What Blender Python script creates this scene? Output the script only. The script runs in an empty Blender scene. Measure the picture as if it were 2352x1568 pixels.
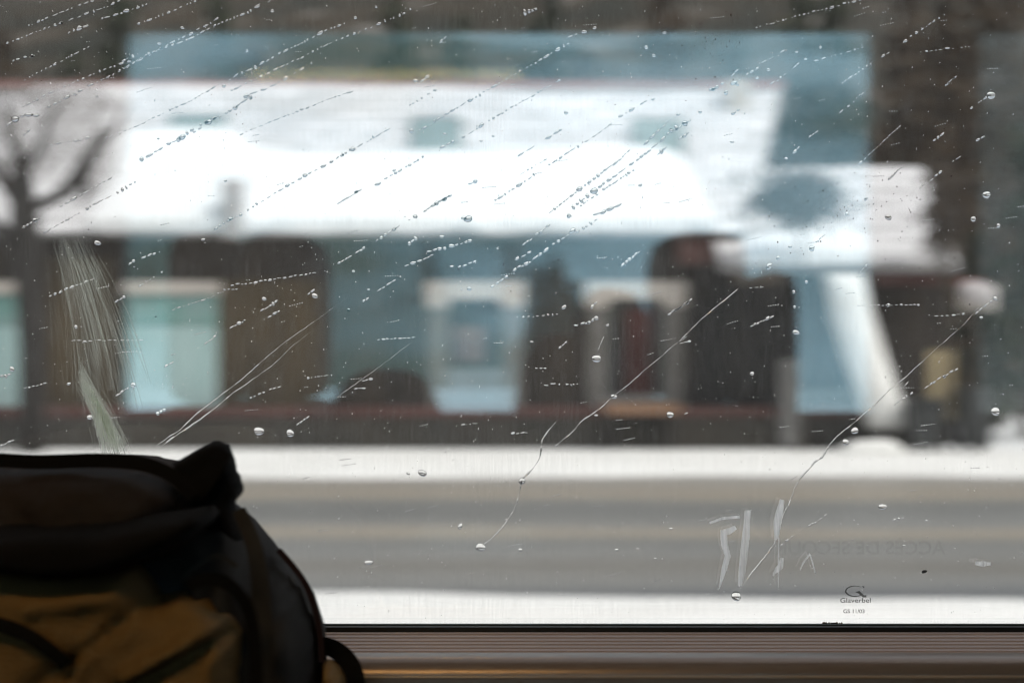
import bpy, bmesh, math, random
from mathutils import Vector, Matrix, noise
from mathutils.geometry import delaunay_2d_cdt
R = math.radians
random.seed(7)
S = bpy.context.scene
COL = S.collection

# ------------------------------------------------------------------ camera
EYE = 2.0                      # eye height above the road
F = 3267.0                     # focal length in units of the 2352-wide sketch
cam_d = bpy.data.cameras.new('camera'); cam = bpy.data.objects.new('camera', cam_d); COL.objects.link(cam)
cam.location = (0, 0, EYE); cam.rotation_euler = (R(90), 0, 0)
cam_d.lens = 50; cam_d.sensor_width = 36; cam_d.clip_start = 0.02; cam_d.clip_end = 2000
cam_d.dof.use_dof = True; cam_d.dof.focus_distance = 0.934; cam_d.dof.aperture_fstop = 5.5; cam_d.dof.aperture_ratio = 0.58
S.camera = cam

# ------------------------------------------------------------------ world, sun, exposure
SUN_EL, SUN_AZ = R(50), R(125)
w = bpy.data.worlds.new('World'); S.world = w; w.use_nodes = True
nt = w.node_tree; nt.nodes.clear()
sky = nt.nodes.new('ShaderNodeTexSky'); sky.sky_type = 'NISHITA'; sky.sun_disc = False
sky.sun_elevation = SUN_EL; sky.sun_rotation = SUN_AZ; sky.air_density = 1.0; sky.dust_density = 4.0; sky.ozone_density = 1.0
bg = nt.nodes.new('ShaderNodeBackground'); bg.inputs[1].default_value = 0.15
out = nt.nodes.new('ShaderNodeOutputWorld')
cloud = nt.nodes.new('ShaderNodeHueSaturation'); cloud.inputs['Saturation'].default_value = .30   # overcast: the blue is veiled
nt.links.new(sky.outputs[0], cloud.inputs['Color']); nt.links.new(cloud.outputs[0], bg.inputs[0]); nt.links.new(bg.outputs[0], out.inputs[0])
sun_d = bpy.data.lights.new('sun', 'SUN'); sun_d.energy = 1.5; sun_d.angle = R(25); sun_d.color = (1, .955, .89)
sun = bpy.data.objects.new('sun', sun_d); COL.objects.link(sun)
dirv = Vector((math.sin(SUN_AZ) * math.cos(SUN_EL), math.cos(SUN_AZ) * math.cos(SUN_EL), math.sin(SUN_EL)))
sun.rotation_euler = dirv.to_track_quat('Z', 'Y').to_euler()
S.view_settings.view_transform = 'Standard'; S.view_settings.look = 'None'
S.view_settings.exposure = 0.54; S.view_settings.gamma = 1.0
S.render.engine = 'CYCLES'
cy = S.cycles
cy.use_denoising = True
try:
    cy.denoiser = 'OPENIMAGEDENOISE'; cy.denoising_input_passes = 'RGB_ALBEDO_NORMAL'; cy.denoising_prefilter = 'ACCURATE'
except Exception: pass
cy.use_adaptive_sampling = False
cy.max_bounces = 10; cy.transparent_max_bounces = 24; cy.transmission_bounces = 10; cy.glossy_bounces = 5; cy.diffuse_bounces = 4
cy.caustics_reflective = False; cy.caustics_refractive = False; cy.sample_clamp_indirect = 6
cy.filter_width = 1.2

# ------------------------------------------------------------------ helpers
def P(px, py, Y): return Vector(((px - 1176) / F * Y, Y, EYE + (784 - py) / F * Y))

def tag(o, label=None, cat=None, group=None, kind=None):
    if label: o['label'] = label
    if cat: o['category'] = cat
    if group: o['group'] = group
    if kind: o['kind'] = kind
    return o
def empty(name, loc=(0, 0, 0), rz=0):
    o = bpy.data.objects.new(name, None); COL.objects.link(o); o.location = loc; o.rotation_euler = (0, 0, rz)
    o.empty_display_size = .1
    return o
def link(name, me, mat, parent=None, smooth=False):
    o = bpy.data.objects.new(name, me); COL.objects.link(o)
    if mat: me.materials.append(mat)
    if smooth:
        for p in me.polygons: p.use_smooth = True
    if parent:
        o.parent = parent
        L = Vector(parent.location) if parent.parent is None else Vector((0, 0, 0))   # a part's own frame sits at the origin
        o.matrix_parent_inverse = Matrix.Translation(-L)
    return o
class MB:
    def __init__(s): s.v = []; s.f = []
    def add(s, vs, fs):
        n = len(s.v); s.v += [tuple(v) for v in vs]; s.f += [tuple(n + i for i in f) for f in fs]; return s
    def box(s, x0, x1, y0, y1, z0, z1):
        return s.add([(x0,y0,z0),(x1,y0,z0),(x1,y1,z0),(x0,y1,z0),(x0,y0,z1),(x1,y0,z1),(x1,y1,z1),(x0,y1,z1)],
                     [(3,2,1,0),(4,5,6,7),(0,1,5,4),(1,2,6,5),(2,3,7,6),(3,0,4,7)])
    def tube(s, pts, rads, n=8, caps=True):
        pts = [Vector(p) for p in pts]; vs = []; fs = []
        if isinstance(rads, (int, float)): rads = [rads] * len(pts)
        ref = None
        for i, p in enumerate(pts):
            d = (pts[min(i+1, len(pts)-1)] - pts[max(i-1, 0)]).normalized()
            if ref is None: ref = d.orthogonal().normalized()
            ref = (ref - d * ref.dot(d)).normalized(); b = d.cross(ref)
            for k in range(n):
                a = 2 * math.pi * k / n
                vs.append(p + (ref * math.cos(a) + b * math.sin(a)) * rads[i])
        for i in range(len(pts) - 1):
            for k in range(n):
                fs.append((i*n+k, i*n+(k+1) % n, (i+1)*n+(k+1) % n, (i+1)*n+k))
        if caps: fs.append(tuple(range(n-1, -1, -1))); fs.append(tuple((len(pts)-1)*n+k for k in range(n)))
        return s.add(vs, fs)
    def mesh(s, name):
        me = bpy.data.meshes.new(name); me.from_pydata(s.v, [], s.f); me.update(); return me
    def build(s, name, mat, parent=None, smooth=False, bevel=0):
        me = s.mesh(name)
        if bevel:
            bm = bmesh.new(); bm.from_mesh(me)
            bmesh.ops.bevel(bm, geom=bm.edges[:], offset=bevel, segments=2, affect='EDGES', profile=.6)
            bm.to_mesh(me); bm.free()
        return link(name, me, mat, parent, smooth)

# ------------------------------------------------------------------ materials
def mat(name): 
    m = bpy.data.materials.new(name); m.use_nodes = True; m.node_tree.nodes.clear(); return m, m.node_tree
def N(nt, t, **k):
    n = nt.nodes.new(t)
    for a, b in k.items():
        if a.startswith('i_'): n.inputs[a[2:].replace('_', ' ')].default_value = b
        else: setattr(n, a, b)
    return n
def pmat(name, c1, c2=None, scale=3, rough=.8, stretch=(1, 1, 1), bump=0, bscale=20, spec=.3, detail=6, lo=.35, hi=.65, c3=None):
    """two or three tone noise material on a Principled surface"""
    m, nt = mat(name); L = nt.links
    o = N(nt, 'ShaderNodeOutputMaterial'); p = N(nt, 'ShaderNodeBsdfPrincipled'); L.new(p.outputs[0], o.inputs[0])
    p.inputs['Roughness'].default_value = rough; p.inputs['Specular IOR Level'].default_value = spec
    c2 = c2 or tuple(x * .8 for x in c1)
    tc = N(nt, 'ShaderNodeTexCoord'); mp = N(nt, 'ShaderNodeMapping'); mp.inputs['Scale'].default_value = stretch
    L.new(tc.outputs['Object'], mp.inputs[0])
    nz = N(nt, 'ShaderNodeTexNoise'); nz.inputs['Scale'].default_value = scale; nz.inputs['Detail'].default_value = detail
    L.new(mp.outputs[0], nz.inputs['Vector'])
    r = N(nt, 'ShaderNodeValToRGB'); r.color_ramp.elements[0].position = lo; r.color_ramp.elements[1].position = hi
    r.color_ramp.elements[0].color = (*c1, 1); r.color_ramp.elements[1].color = (*c2, 1)
    if c3:
        e = r.color_ramp.elements.new((lo + hi) / 2); e.color = (*c3, 1)
    L.new(nz.outputs[0], r.inputs[0]); L.new(r.outputs[0], p.inputs['Base Color'])
    if bump:
        n2 = N(nt, 'ShaderNodeTexNoise'); n2.inputs['Scale'].default_value = bscale; n2.inputs['Detail'].default_value = 8
        L.new(mp.outputs[0], n2.inputs['Vector'])
        b = N(nt, 'ShaderNodeBump'); b.inputs['Strength'].default_value = bump; b.inputs['Distance'].default_value = .02
        L.new(n2.outputs[0], b.inputs['Height']); L.new(b.outputs[0], p.inputs['Normal'])
    return m

M = {}
M['snow'] = pmat('snow', (.79, .80, .81), (.71, .725, .74), scale=.6, rough=.7, bump=.4, bscale=3)
M['snow_dirty'] = pmat('snow_dirty', (.80, .795, .775), (.70, .69, .665), scale=1.2, rough=.8, stretch=(.3, 1, 1), bump=.4, bscale=4)
M['snow_course'] = pmat('snow_course', (.70, .69, .70), (.60, .59, .60), scale=.5, rough=.8, bump=.3, bscale=3)
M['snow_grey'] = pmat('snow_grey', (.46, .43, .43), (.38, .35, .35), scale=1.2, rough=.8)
M['hill'] = pmat('hill', (.012, .013, .008), (.20, .19, .18), scale=.22, rough=.95, detail=8, lo=.42, hi=.78, c3=(.034, .024, .013))
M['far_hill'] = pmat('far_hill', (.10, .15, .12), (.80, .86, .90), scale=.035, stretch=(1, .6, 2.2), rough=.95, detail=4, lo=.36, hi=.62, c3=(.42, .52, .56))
M['dark_wood'] = pmat('dark_wood', (.017, .014, .012), (.036, .027, .019), scale=.6, stretch=(3, 3, .5), rough=.75)
M['black_wood'] = pmat('black_wood', (.012, .012, .013), (.022, .019, .017), scale=.8, stretch=(2, 2, .5), rough=.8)
M['olive_wood'] = pmat('olive_wood', (.036, .028, .017), (.062, .043, .02), scale=1.5, stretch=(4, 4, .4), rough=.75)
M['red_wood'] = pmat('red_wood', (.085, .036, .03), (.055, .028, .024), scale=1.2, stretch=(.5, 1, 1), rough=.7)
M['ridge_red'] = pmat('ridge_red', (.36, .17, .15), (.24, .13, .12), scale=1.2, stretch=(.4, 1, 1), rough=.7)
M['plinth'] = pmat('plinth', (.024, .023, .02), (.04, .035, .028), scale=.7, rough=.9, bump=.6, bscale=6)
M['beige'] = pmat('beige', (.50, .455, .41), (.43, .39, .35), scale=2, rough=.7)
M['jamb'] = pmat('jamb', (.16, .15, .14), (.12, .112, .10), scale=1.5, rough=.7)
M['reflected_snow_paint'] = pmat('reflected_snow_paint', (.20, .23, .25), (.15, .17, .18), scale=2, rough=.7)  # bluish reflection of outdoor snow, put into the panel colour
M['flue'] = pmat('flue', (.40, .36, .35), (.32, .29, .28), scale=1.5, rough=.8)
M['teal_paint'] = pmat('teal_paint', (.28, .41, .40), (.36, .48, .475), scale=1.2, rough=.6, stretch=(1, 1, .6))
M['teal_deep'] = pmat('teal_deep', (.12, .26, .23), (.20, .30, .29), scale=1.6, rough=.6)
M['curtain_red'] = pmat('curtain_red', (.07, .02, .015), (.03, .012, .011), scale=3, stretch=(4, 4, .3), rough=.9)
M['curtain_brown'] = pmat('curtain_brown', (.16, .11, .09), (.08, .09, .13), scale=2, stretch=(3, 3, .5), rough=.9)
M['interior_dark'] = pmat('interior_dark', (.02, .022, .026), (.03, .035, .03), scale=1, rough=.9)
M['skylight_glass'] = pmat('skylight_glass', (.17, .22, .21), (.24, .29, .27), scale=.8, rough=.25, spec=.5)
M['roof_batten'] = pmat('roof_batten', (.20, .19, .19), (.27, .26, .26), scale=2, stretch=(.2, 1, 1), rough=.7)
M['orange_wood'] = pmat('orange_wood', (.22, .125, .075), (.17, .10, .06), scale=2, stretch=(.5, 2, 2), rough=.7)
M['tan_wood'] = pmat('tan_wood', (.36, .29, .17), (.27, .21, .12), scale=2, stretch=(2, 2, .5), rough=.75)
M['grey_post'] = pmat('grey_post', (.20, .19, .18), (.15, .145, .14), scale=2, rough=.8)
M['pole_wood'] = pmat('pole_wood', (.09, .07, .055), (.14, .12, .10), scale=2, stretch=(4, 4, .3), rough=.85)
M['bark'] = pmat('bark', (.035, .03, .026), (.06, .05, .04), scale=4, stretch=(1, 1, .3), rough=.9)
M['dark_bark'] = pmat('dark_bark', (.014, .013, .012), (.025, .022, .02), scale=4, stretch=(1, 1, .3), rough=.95)
M['needles'] = pmat('needles', (.022, .032, .018), (.05, .06, .03), scale=1, rough=.8)
M['pale_needles'] = pmat('pale_needles', (.09, .13, .12), (.14, .19, .17), scale=1, rough=.8)
M['larch'] = pmat('larch', (.048, .032, .018), (.085, .055, .028), scale=1, rough=.85)
M['twigs'] = pmat('twigs', (.055, .042, .032), (.10, .08, .065), scale=1, rough=.85)
M['bin'] = pmat('bin', (.018, .02, .02), (.03, .032, .032), scale=5, rough=.45)
M['sign_red'] = pmat('sign_red', (.22, .06, .045), (.15, .05, .04), scale=3, rough=.6)
# road: grey wet asphalt with tan slush bands running along it
def road_mat():
    m, nt = mat('road_asphalt'); L = nt.links
    o = N(nt, 'ShaderNodeOutputMaterial'); p = N(nt, 'ShaderNodeBsdfPrincipled'); L.new(p.outputs[0], o.inputs[0])
    tc = N(nt, 'ShaderNodeTexCoord'); sp = N(nt, 'ShaderNodeSeparateXYZ'); L.new(tc.outputs['Object'], sp.inputs[0])
    mp = N(nt, 'ShaderNodeMapping'); mp.inputs['Scale'].default_value = (.16, .9, 1); L.new(tc.outputs['Object'], mp.inputs[0])
    n1 = N(nt, 'ShaderNodeTexNoise'); n1.inputs['Scale'].default_value = 1.0; n1.inputs['Detail'].default_value = 7; L.new(mp.outputs[0], n1.inputs['Vector'])
    wob = N(nt, 'ShaderNodeMath', operation='MULTIPLY_ADD'); wob.inputs[1].default_value = 1.3; L.new(n1.outputs[0], wob.inputs[0]); L.new(sp.outputs[1], wob.inputs[2])
    mr = N(nt, 'ShaderNodeMapRange'); mr.inputs[1].default_value = 11.5 + .65; mr.inputs[2].default_value = 21.6 + .65; L.new(wob.outputs[0], mr.inputs[0])
    r = N(nt, 'ShaderNodeValToRGB'); cr = r.color_ramp
    A = (.205, .202, .190); B = (.285, .25, .20); A2 = (.17, .17, .162)
    stops = [(0, (.13, .135, .14)), (.06, A), (.14, (.16, .148, .128)), (.20, A), (.30, A2), (.345, B), (.385, B), (.43, A), (.52, A2), (.64, A2),
             (.70, B), (.80, (.27, .24, .20)), (.90, (.30, .28, .25)), (1, (.36, .35, .33))]
    cr.elements[0].position = 0; cr.elements[0].color = (*stops[0][1], 1); cr.elements[1].position = 1; cr.elements[1].color = (*stops[-1][1], 1)
    for pos, c in stops[1:-1]:
        e = cr.elements.new(pos); e.color = (*c, 1)
    L.new(mr.outputs[0], r.inputs[0])
    n3 = N(nt, 'ShaderNodeTexNoise'); n3.inputs['Scale'].default_value = .55; n3.inputs['Detail'].default_value = 5; L.new(mp.outputs[0], n3.inputs['Vector'])
    mx = N(nt, 'ShaderNodeMix', data_type='RGBA', blend_type='MULTIPLY'); mx.inputs[0].default_value = .5
    r2 = N(nt, 'ShaderNodeValToRGB'); r2.color_ramp.elements[0].position = .3; r2.color_ramp.elements[1].position = .7
    r2.color_ramp.elements[0].color = (.62, .62, .60, 1); r2.color_ramp.elements[1].color = (1, 1, 1, 1)
    L.new(n3.outputs[0], r2.inputs[0]); L.new(r.outputs[0], mx.inputs[6]); L.new(r2.outputs[0], mx.inputs[7]); L.new(mx.outputs[2], p.inputs['Base Color'])
    p.inputs['Roughness'].default_value = .5; p.inputs['Specular IOR Level'].default_value = .4
    return m
M['road'] = road_mat()

# glass: thin pane, transparent + mirror; optional dirt film with vertical run marks
def pane_mat(name, tint, r0, dirt=0):
    m, nt = mat(name); L = nt.links
    o = N(nt, 'ShaderNodeOutputMaterial')
    t = N(nt, 'ShaderNodeBsdfTransparent'); t.inputs[0].default_value = (*tint, 1)
    g = N(nt, 'ShaderNodeBsdfGlossy'); g.inputs['Roughness'].default_value = 0.0; g.inputs[0].default_value = (.97, 1, 1, 1)
    lw = N(nt, 'ShaderNodeLayerWeight'); lw.inputs[0].default_value = .5
    pw = N(nt, 'ShaderNodeMath', operation='POWER'); pw.inputs[1].default_value = 5; L.new(lw.outputs['Facing'], pw.inputs[0])
    ma = N(nt, 'ShaderNodeMath', operation='MULTIPLY_ADD'); ma.inputs[1].default_value = .8; ma.inputs[2].default_value = r0; L.new(pw.outputs[0], ma.inputs[0])
    mx = N(nt, 'ShaderNodeMixShader'); L.new(ma.outputs[0], mx.inputs[0]); L.new(t.outputs[0], mx.inputs[1]); L.new(g.outputs[0], mx.inputs[2])
    if dirt:
        tl = N(nt, 'ShaderNodeBsdfTranslucent'); tl.inputs[0].default_value = (.86, .86, .84, 1)
        tc = N(nt, 'ShaderNodeTexCoord')
        mp = N(nt, 'ShaderNodeMapping'); mp.inputs['Scale'].default_value = (900, 1, 55); L.new(tc.outputs['Object'], mp.inputs[0])
        a = N(nt, 'ShaderNodeTexNoise'); a.inputs['Scale'].default_value = 1; a.inputs['Detail'].default_value = 4; L.new(mp.outputs[0], a.inputs['Vector'])
        mp2 = N(nt, 'ShaderNodeMapping'); mp2.inputs['Scale'].default_value = (9, 1, 5); L.new(tc.outputs['Object'], mp2.inputs[0])
        b = N(nt, 'ShaderNodeTexNoise'); b.inputs['Scale'].default_value = 1; b.inputs['Detail'].default_value = 5; L.new(mp2.outputs[0], b.inputs['Vector'])
        ra = N(nt, 'ShaderNodeMapRange'); ra.inputs[1].default_value = .35; ra.inputs[2].default_value = .72; ra.inputs[3].default_value = .45; ra.inputs[4].default_value = 1.9; L.new(a.outputs[0], ra.inputs[0])
        rb = N(nt, 'ShaderNodeMapRange'); rb.inputs[1].default_value = .3; rb.inputs[2].default_value = .75; rb.inputs[3].default_value = .6; rb.inputs[4].default_value = 1.5; L.new(b.outputs[0], rb.inputs[0])
        mu = N(nt, 'ShaderNodeMath', operation='MULTIPLY'); L.new(ra.outputs[0], mu.inputs[0]); L.new(rb.outputs[0], mu.inputs[1])
        m2 = N(nt, 'ShaderNodeMath', operation='MULTIPLY'); m2.inputs[1].default_value = dirt; L.new(mu.outputs[0], m2.inputs[0])
        mx2 = N(nt, 'ShaderNodeMixShader'); L.new(m2.outputs[0], mx2.inputs[0]); L.new(mx.outputs[0], mx2.inputs[1]); L.new(tl.outputs[0], mx2.inputs[2])
        mx = mx2
    L.new(mx.outputs[0], o.inputs[0])
    return m
M['near_pane'] = pane_mat('near_pane', (.99, 1, .995), .155, dirt=.026)
M['far_pane'] = pane_mat('far_pane', (.75, .93, 1.0), .03)
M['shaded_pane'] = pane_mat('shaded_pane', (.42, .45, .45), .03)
def water_mat():
    m, nt = mat('water'); L = nt.links
    o = N(nt, 'ShaderNodeOutputMaterial'); g = N(nt, 'ShaderNodeBsdfGlass'); g.inputs['IOR'].default_value = 1.333; g.inputs['Roughness'].default_value = 0
    L.new(g.outputs[0], o.inputs[0]); return m
M['water'] = water_mat()
def film_mat(name, col, amt, scale=(60, 1, 20), transl=.5, lo=.35, hi=.7, floor=.2):
    """a thin see-through deposit on the glass, thicker and thinner in streaks"""
    m, nt = mat(name); L = nt.links
    o = N(nt, 'ShaderNodeOutputMaterial'); t = N(nt, 'ShaderNodeBsdfTransparent')
    d = N(nt, 'ShaderNodeBsdfDiffuse'); d.inputs[0].default_value = (*col, 1)
    tl = N(nt, 'ShaderNodeBsdfTranslucent'); tl.inputs[0].default_value = (*col, 1)
    md = N(nt, 'ShaderNodeMixShader'); md.inputs[0].default_value = transl; L.new(d.outputs[0], md.inputs[1]); L.new(tl.outputs[0], md.inputs[2])
    tc = N(nt, 'ShaderNodeTexCoord'); mp = N(nt, 'ShaderNodeMapping'); mp.inputs['Scale'].default_value = scale; L.new(tc.outputs['Object'], mp.inputs[0])
    nz = N(nt, 'ShaderNodeTexNoise'); nz.inputs['Scale'].default_value = 10; nz.inputs['Detail'].default_value = 6; L.new(mp.outputs[0], nz.inputs['Vector'])
    mr = N(nt, 'ShaderNodeMapRange'); mr.inputs[1].default_value = lo; mr.inputs[2].default_value = hi; mr.inputs[3].default_value = amt * floor; mr.inputs[4].default_value = amt; L.new(nz.outputs[0], mr.inputs[0])
    mx = N(nt, 'ShaderNodeMixShader'); L.new(mr.outputs[0], mx.inputs[0]); L.new(t.outputs[0], mx.inputs[1]); L.new(md.outputs[0], mx.inputs[2])
    L.new(mx.outputs[0], o.inputs[0]); return m
M['finger'] = film_mat('finger_smear', (1, 1, 1), 1.0, scale=(26, 1, 2), transl=1.0, floor=.30)
M['scratch'] = film_mat('hair_scratch', (.80, .84, .76), .30, scale=(6, 1, 3), transl=.85, floor=.3)
M['print_dark'] = film_mat('print_dark', (.10, .095, .09), .95, transl=0, floor=.75)
M['print_brown'] = film_mat('print_brown', (.20, .13, .08), .085, transl=.2, floor=.7)
M['dirt_flake'] = pmat('dirt_flake', (.012, .011, .01), (.03, .025, .02), scale=200)
M['rust'] = pmat('rust', (.12, .07, .03), (.30, .2, .09), scale=300, rough=.9)
M['wine_speck'] = film_mat('wine_speck', (.18, .03, .05), .75, transl=.3, floor=.8)

# coach interior
M['rubber'] = pmat('rubber', (.006, .006, .006), (.01, .01, .01), scale=20, rough=.55)
M['glass_edge'] = pmat('glass_edge', (.05, .065, .055), (.035, .045, .04), scale=60, stretch=(.2, 1, 1), rough=.35)
M['rib'] = pmat('rib', (.55, .44, .41), (.46, .37, .345), scale=10, stretch=(.2, 1, 4), rough=.38, spec=.5)
M['ledge'] = pmat('ledge', (.34, .265, .22), (.28, .215, .175), scale=6, stretch=(.3, 1, 1), rough=.30, spec=.9, bump=.02, bscale=300)
for n_ in M['ledge'].node_tree.nodes:
    if n_.type == 'BSDF_PRINCIPLED': n_.inputs['Metallic'].default_value = .45
M['bead'] = pmat('bead', (.45, .36, .28), (.40, .32, .25), scale=5, rough=.08, spec=1.0)
M['lining'] = pmat('lining', (.05, .045, .04), (.04, .036, .032), scale=3, rough=.6)
M['ceiling'] = pmat('ceiling_panel', (.6, .56, .5), (.55, .51, .46), scale=3, rough=.7)
M['carpet'] = pmat('carpet', (.03, .028, .026), (.045, .04, .036), scale=80, rough=.95)
M['seat_cloth'] = pmat('seat_cloth', (.018, .018, .02), (.03, .028, .03), scale=60, rough=.9)
M['seat_metal'] = pmat('seat_metal', (.10, .10, .10), (.14, .14, .14), scale=20, rough=.4)
M['bag_black'] = pmat('bag_black', (.007, .007, .007), (.011, .010, .010), scale=25, rough=.9, bump=.2, bscale=500, spec=.12)
M['bag_grey'] = pmat('bag_grey', (.040, .038, .036), (.022, .021, .020), scale=25, rough=.75, bump=.2, bscale=900)
M['bag_lid'] = pmat('bag_lid', (.035, .025, .021), (.026, .019, .016), scale=18, rough=.8, bump=.25, bscale=700)
M['bag_tan'] = pmat('bag_tan', (.27, .165, .058), (.19, .115, .042), scale=9, rough=.7, bump=.25, bscale=500)
M['bag_maroon'] = pmat('bag_maroon', (.034, .014, .014), (.024, .011, .011), scale=18, rough=.75)
def lamp_mat():
    m, nt = mat('lamp_tube'); o = N(nt, 'ShaderNodeOutputMaterial'); e = N(nt, 'ShaderNodeEmission')
    e.inputs[0].default_value = (1, .60, .22, 1); e.inputs[1].default_value = 9.0
    nt.links.new(e.outputs[0], o.inputs[0]); return m
M['lamp'] = lamp_mat()

# ================================================================== SETTING: ground, road, snow
def grid_sheet(name, x0, x1, y0, y1, nx, ny, zf, m, kind='structure', solid=None):
    vs = []; fs = []
    for j in range(ny + 1):
        for i in range(nx + 1):
            x = x0 + (x1 - x0) * i / nx; y = y0 + (y1 - y0) * j / ny
            vs.append((x, y, zf(x, y)))
    for j in range(ny):
        for i in range(nx):
            a = j * (nx + 1) + i; fs.append((a, a + 1, a + nx + 2, a + nx + 1))
    o = MB().add(vs, fs).build(name, m, None, True); tag(o, kind=kind); return o
def nz(x, y, s=1., k=0): return noise.noise(Vector((x * s, y * s, k * 7.3)))

def ground_z(x, y):
    z = -.05
    if y > 40: z += (y - 40) * .42 + 2.0 * nz(x, y, .05) * min(1, (y - 40) / 20)
    if y < -60: z += (-60 - y) * .33 * (1 + .35 * nz(x, y, .012, 2)) + 6 * nz(x, y, .02, 1) * min(1, (-60 - y) / 40)
    return z
g1 = grid_sheet('ground', -260, 260, -60, 40, 20, 20, lambda x, y: -.05, M['snow'])
g2 = grid_sheet('hillside', -260, 260, 40, 190, 60, 40, ground_z, M['hill'])
g3 = grid_sheet('mountain', -500, 500, -420, -60, 80, 60, ground_z, M['far_hill'])
tag(g1, 'flat snow covered ground around the track, road and house'); tag(g2, 'dark brown wooded slope rising behind the house'); tag(g3, 'pale bluish mountain slope on the far side of the train')
rd = grid_sheet('road', -120, 120, 11.1, 22.2, 4, 4, lambda x, y: -.04, M['road']); tag(rd, 'grey wet road with tan slush bands running past the house')

def bank(name, y0, y1, h, zedge, seed, m, x0=-40, x1=40, nx=260, ny=14, wob=.5):
    def zf(x, y):
        t = (y - y0) / (y1 - y0)
        e = .5 * nz(x, 0, .22, seed) + .25 * nz(x, 0, .6, seed + 1)
        t2 = (t - .5) * 2
        prof = max(0, 1 - t2 * t2) ** .6
        return -.06 + h * prof * (1 + .5 * e + .25 * nz(x, y, .9, seed + 3)) + (-.0 if prof > 0 else 0)
    vs = []; fs = []
    for j in range(ny + 1):
        for i in range(nx + 1):
            x = x0 + (x1 - x0) * i / nx; t = j / ny
            y = y0 + (y1 - y0) * t
            ysh = y + wob * (nz(x, 0, .13, seed + 5) + .5 * nz(x, 3, .4, seed + 6)) * (1 - t if seed < 5 else t)
            vs.append((x, ysh, zf(x, y)))
    for j in range(ny):
        for i in range(nx):
            a = j * (nx + 1) + i; fs.append((a, a + 1, a + nx + 2, a + nx + 1))
    o = MB().add(vs, fs).build(name, m, None, True); tag(o, kind='structure'); return o
b1 = bank('snow_bank', 21.3, 26.9, .09, 0, 1, M['snow_dirty'], wob=.8); tag(b1, 'long white snow bank between the road and the house')
b2 = bank('snow_verge', 2.6, 11.7, .10, 0, 6, M['snow_dirty'], wob=.6); tag(b2, 'white snow verge between the track and the near edge of the road')

# ================================================================== HOUSE
YH = 28.0
house = empty('chalet', (P(800, 784, YH).x, YH, 0))
tag(house, 'dark timber chalet with a big snow covered roof, skylights and beige framed windows', 'house')
def X(px, Y=YH): return P(px, 0, Y).x
def Z(py, Y=YH): return P(0, py, Y).z
def fbox(name, px0, px1, py0, py1, Y, d, m, parent, bevel=0):
    """box whose front face at distance Y covers the given sketch rectangle, d metres deep"""
    return MB().box(X(px0, Y), X(px1, Y), Y, Y + d, Z(py1, Y), Z(py0, Y)).build(name, m, parent, bevel=bevel)
# lower storey wall split round windows is one wall with dark openings set proud
MB().box(X(-420), X(1690), YH, YH + 9.5, 0.0, Z(515)).build('wall', M['dark_wood'], house)
fbox('plinth', -430, 2110, 957, 1045, YH - .8, .8, M['plinth'], house)
fbox('string_rail', -430, 2105, 936, 956.5, YH - .84, .7, M['red_wood'], house)
fbox('boarding', 500, 740, 640, 934, YH - .06, .06, M['olive_wood'], house)
fbox('boarding', 110, 262, 590, 934, YH - .06, .06, M['olive_wood'], house)
fbox('boarding', 1585, 1800, 560, 934, YH - .10, .10, M['black_wood'], house)
fbox('eave_board', -420, 1690, 530, 560, YH - .12, .10, M['dark_wood'], house)
fbox('eave_board', 1560, 1695, 540, 606, YH - .5, .3, M['red_wood'], house)

def french_window(px0, px1, py0, py1, kind):
    Y = YH - .12
    f = MB(); t = 42; zt, zb = Z(py0, Y), Z(py1, Y); x0, x1 = X(px0, Y), X(px1, Y); u = t / F * Y
    f.box(x0 - .06, x1 + .06, Y - .06, Y + .1, zt - u, zt)            # lintel
    f.box(x0 - .04, x0 + u * 1.1, Y - .05, Y + .1, zt - u * 1.45, zt - u - .003); f.box(x1 - u * 1.1, x1 + .04, Y - .05, Y + .1, zt - u * 1.45, zt - u - .003)
    fr = f.build('window', M['beige'], house)
    MB().box(x0, x0 + u, Y, Y + .1, zb, zt - u * 1.46).build('jamb', M['jamb'], fr); MB().box(x1 - u, x1, Y, Y + .1, zb, zt - u * 1.46).build('jamb', M['jamb'], fr)
    MB().box(x0 + u, x1 - u, Y + .05, Y + .08, zb, zt - u).build('pane', M['interior_dark'], fr)
    xi0, xi1, zi0, zi1 = x0 + u, x1 - u, zb, zt - u
    ww = xi1 - xi0; hh = zi1 - zi0
    if kind == 'red':
        MB().box(xi0 + ww * .30, xi0 + ww * .78, Y + .035, Y + .048, zi0 + hh * .12, zi1 - hh * .08).build('curtain', M['curtain_red'], fr)
        MB().box(xi0, xi1, Y + .02, Y + .048, zi0, zi0 + hh * .12).build('lower_panel', M['grey_post'], fr)
    if kind == 'brown':
        MB().box(xi0 + ww * .12, xi0 + ww * .7, Y + .035, Y + .048, zi0 + hh * .42, zi1 - hh * .25).build('curtain', M['curtain_brown'], fr)
        MB().box(xi0, xi1, Y + .02, Y + .048, zi0, zi0 + hh * .36).build('lower_panel', M['reflected_snow_paint'], fr)  # panel painted pale blue-grey in place of snow mirrored in the glass
    return fr
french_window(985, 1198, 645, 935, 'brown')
french_window(1352, 1568, 645, 935, 'red')
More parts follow.
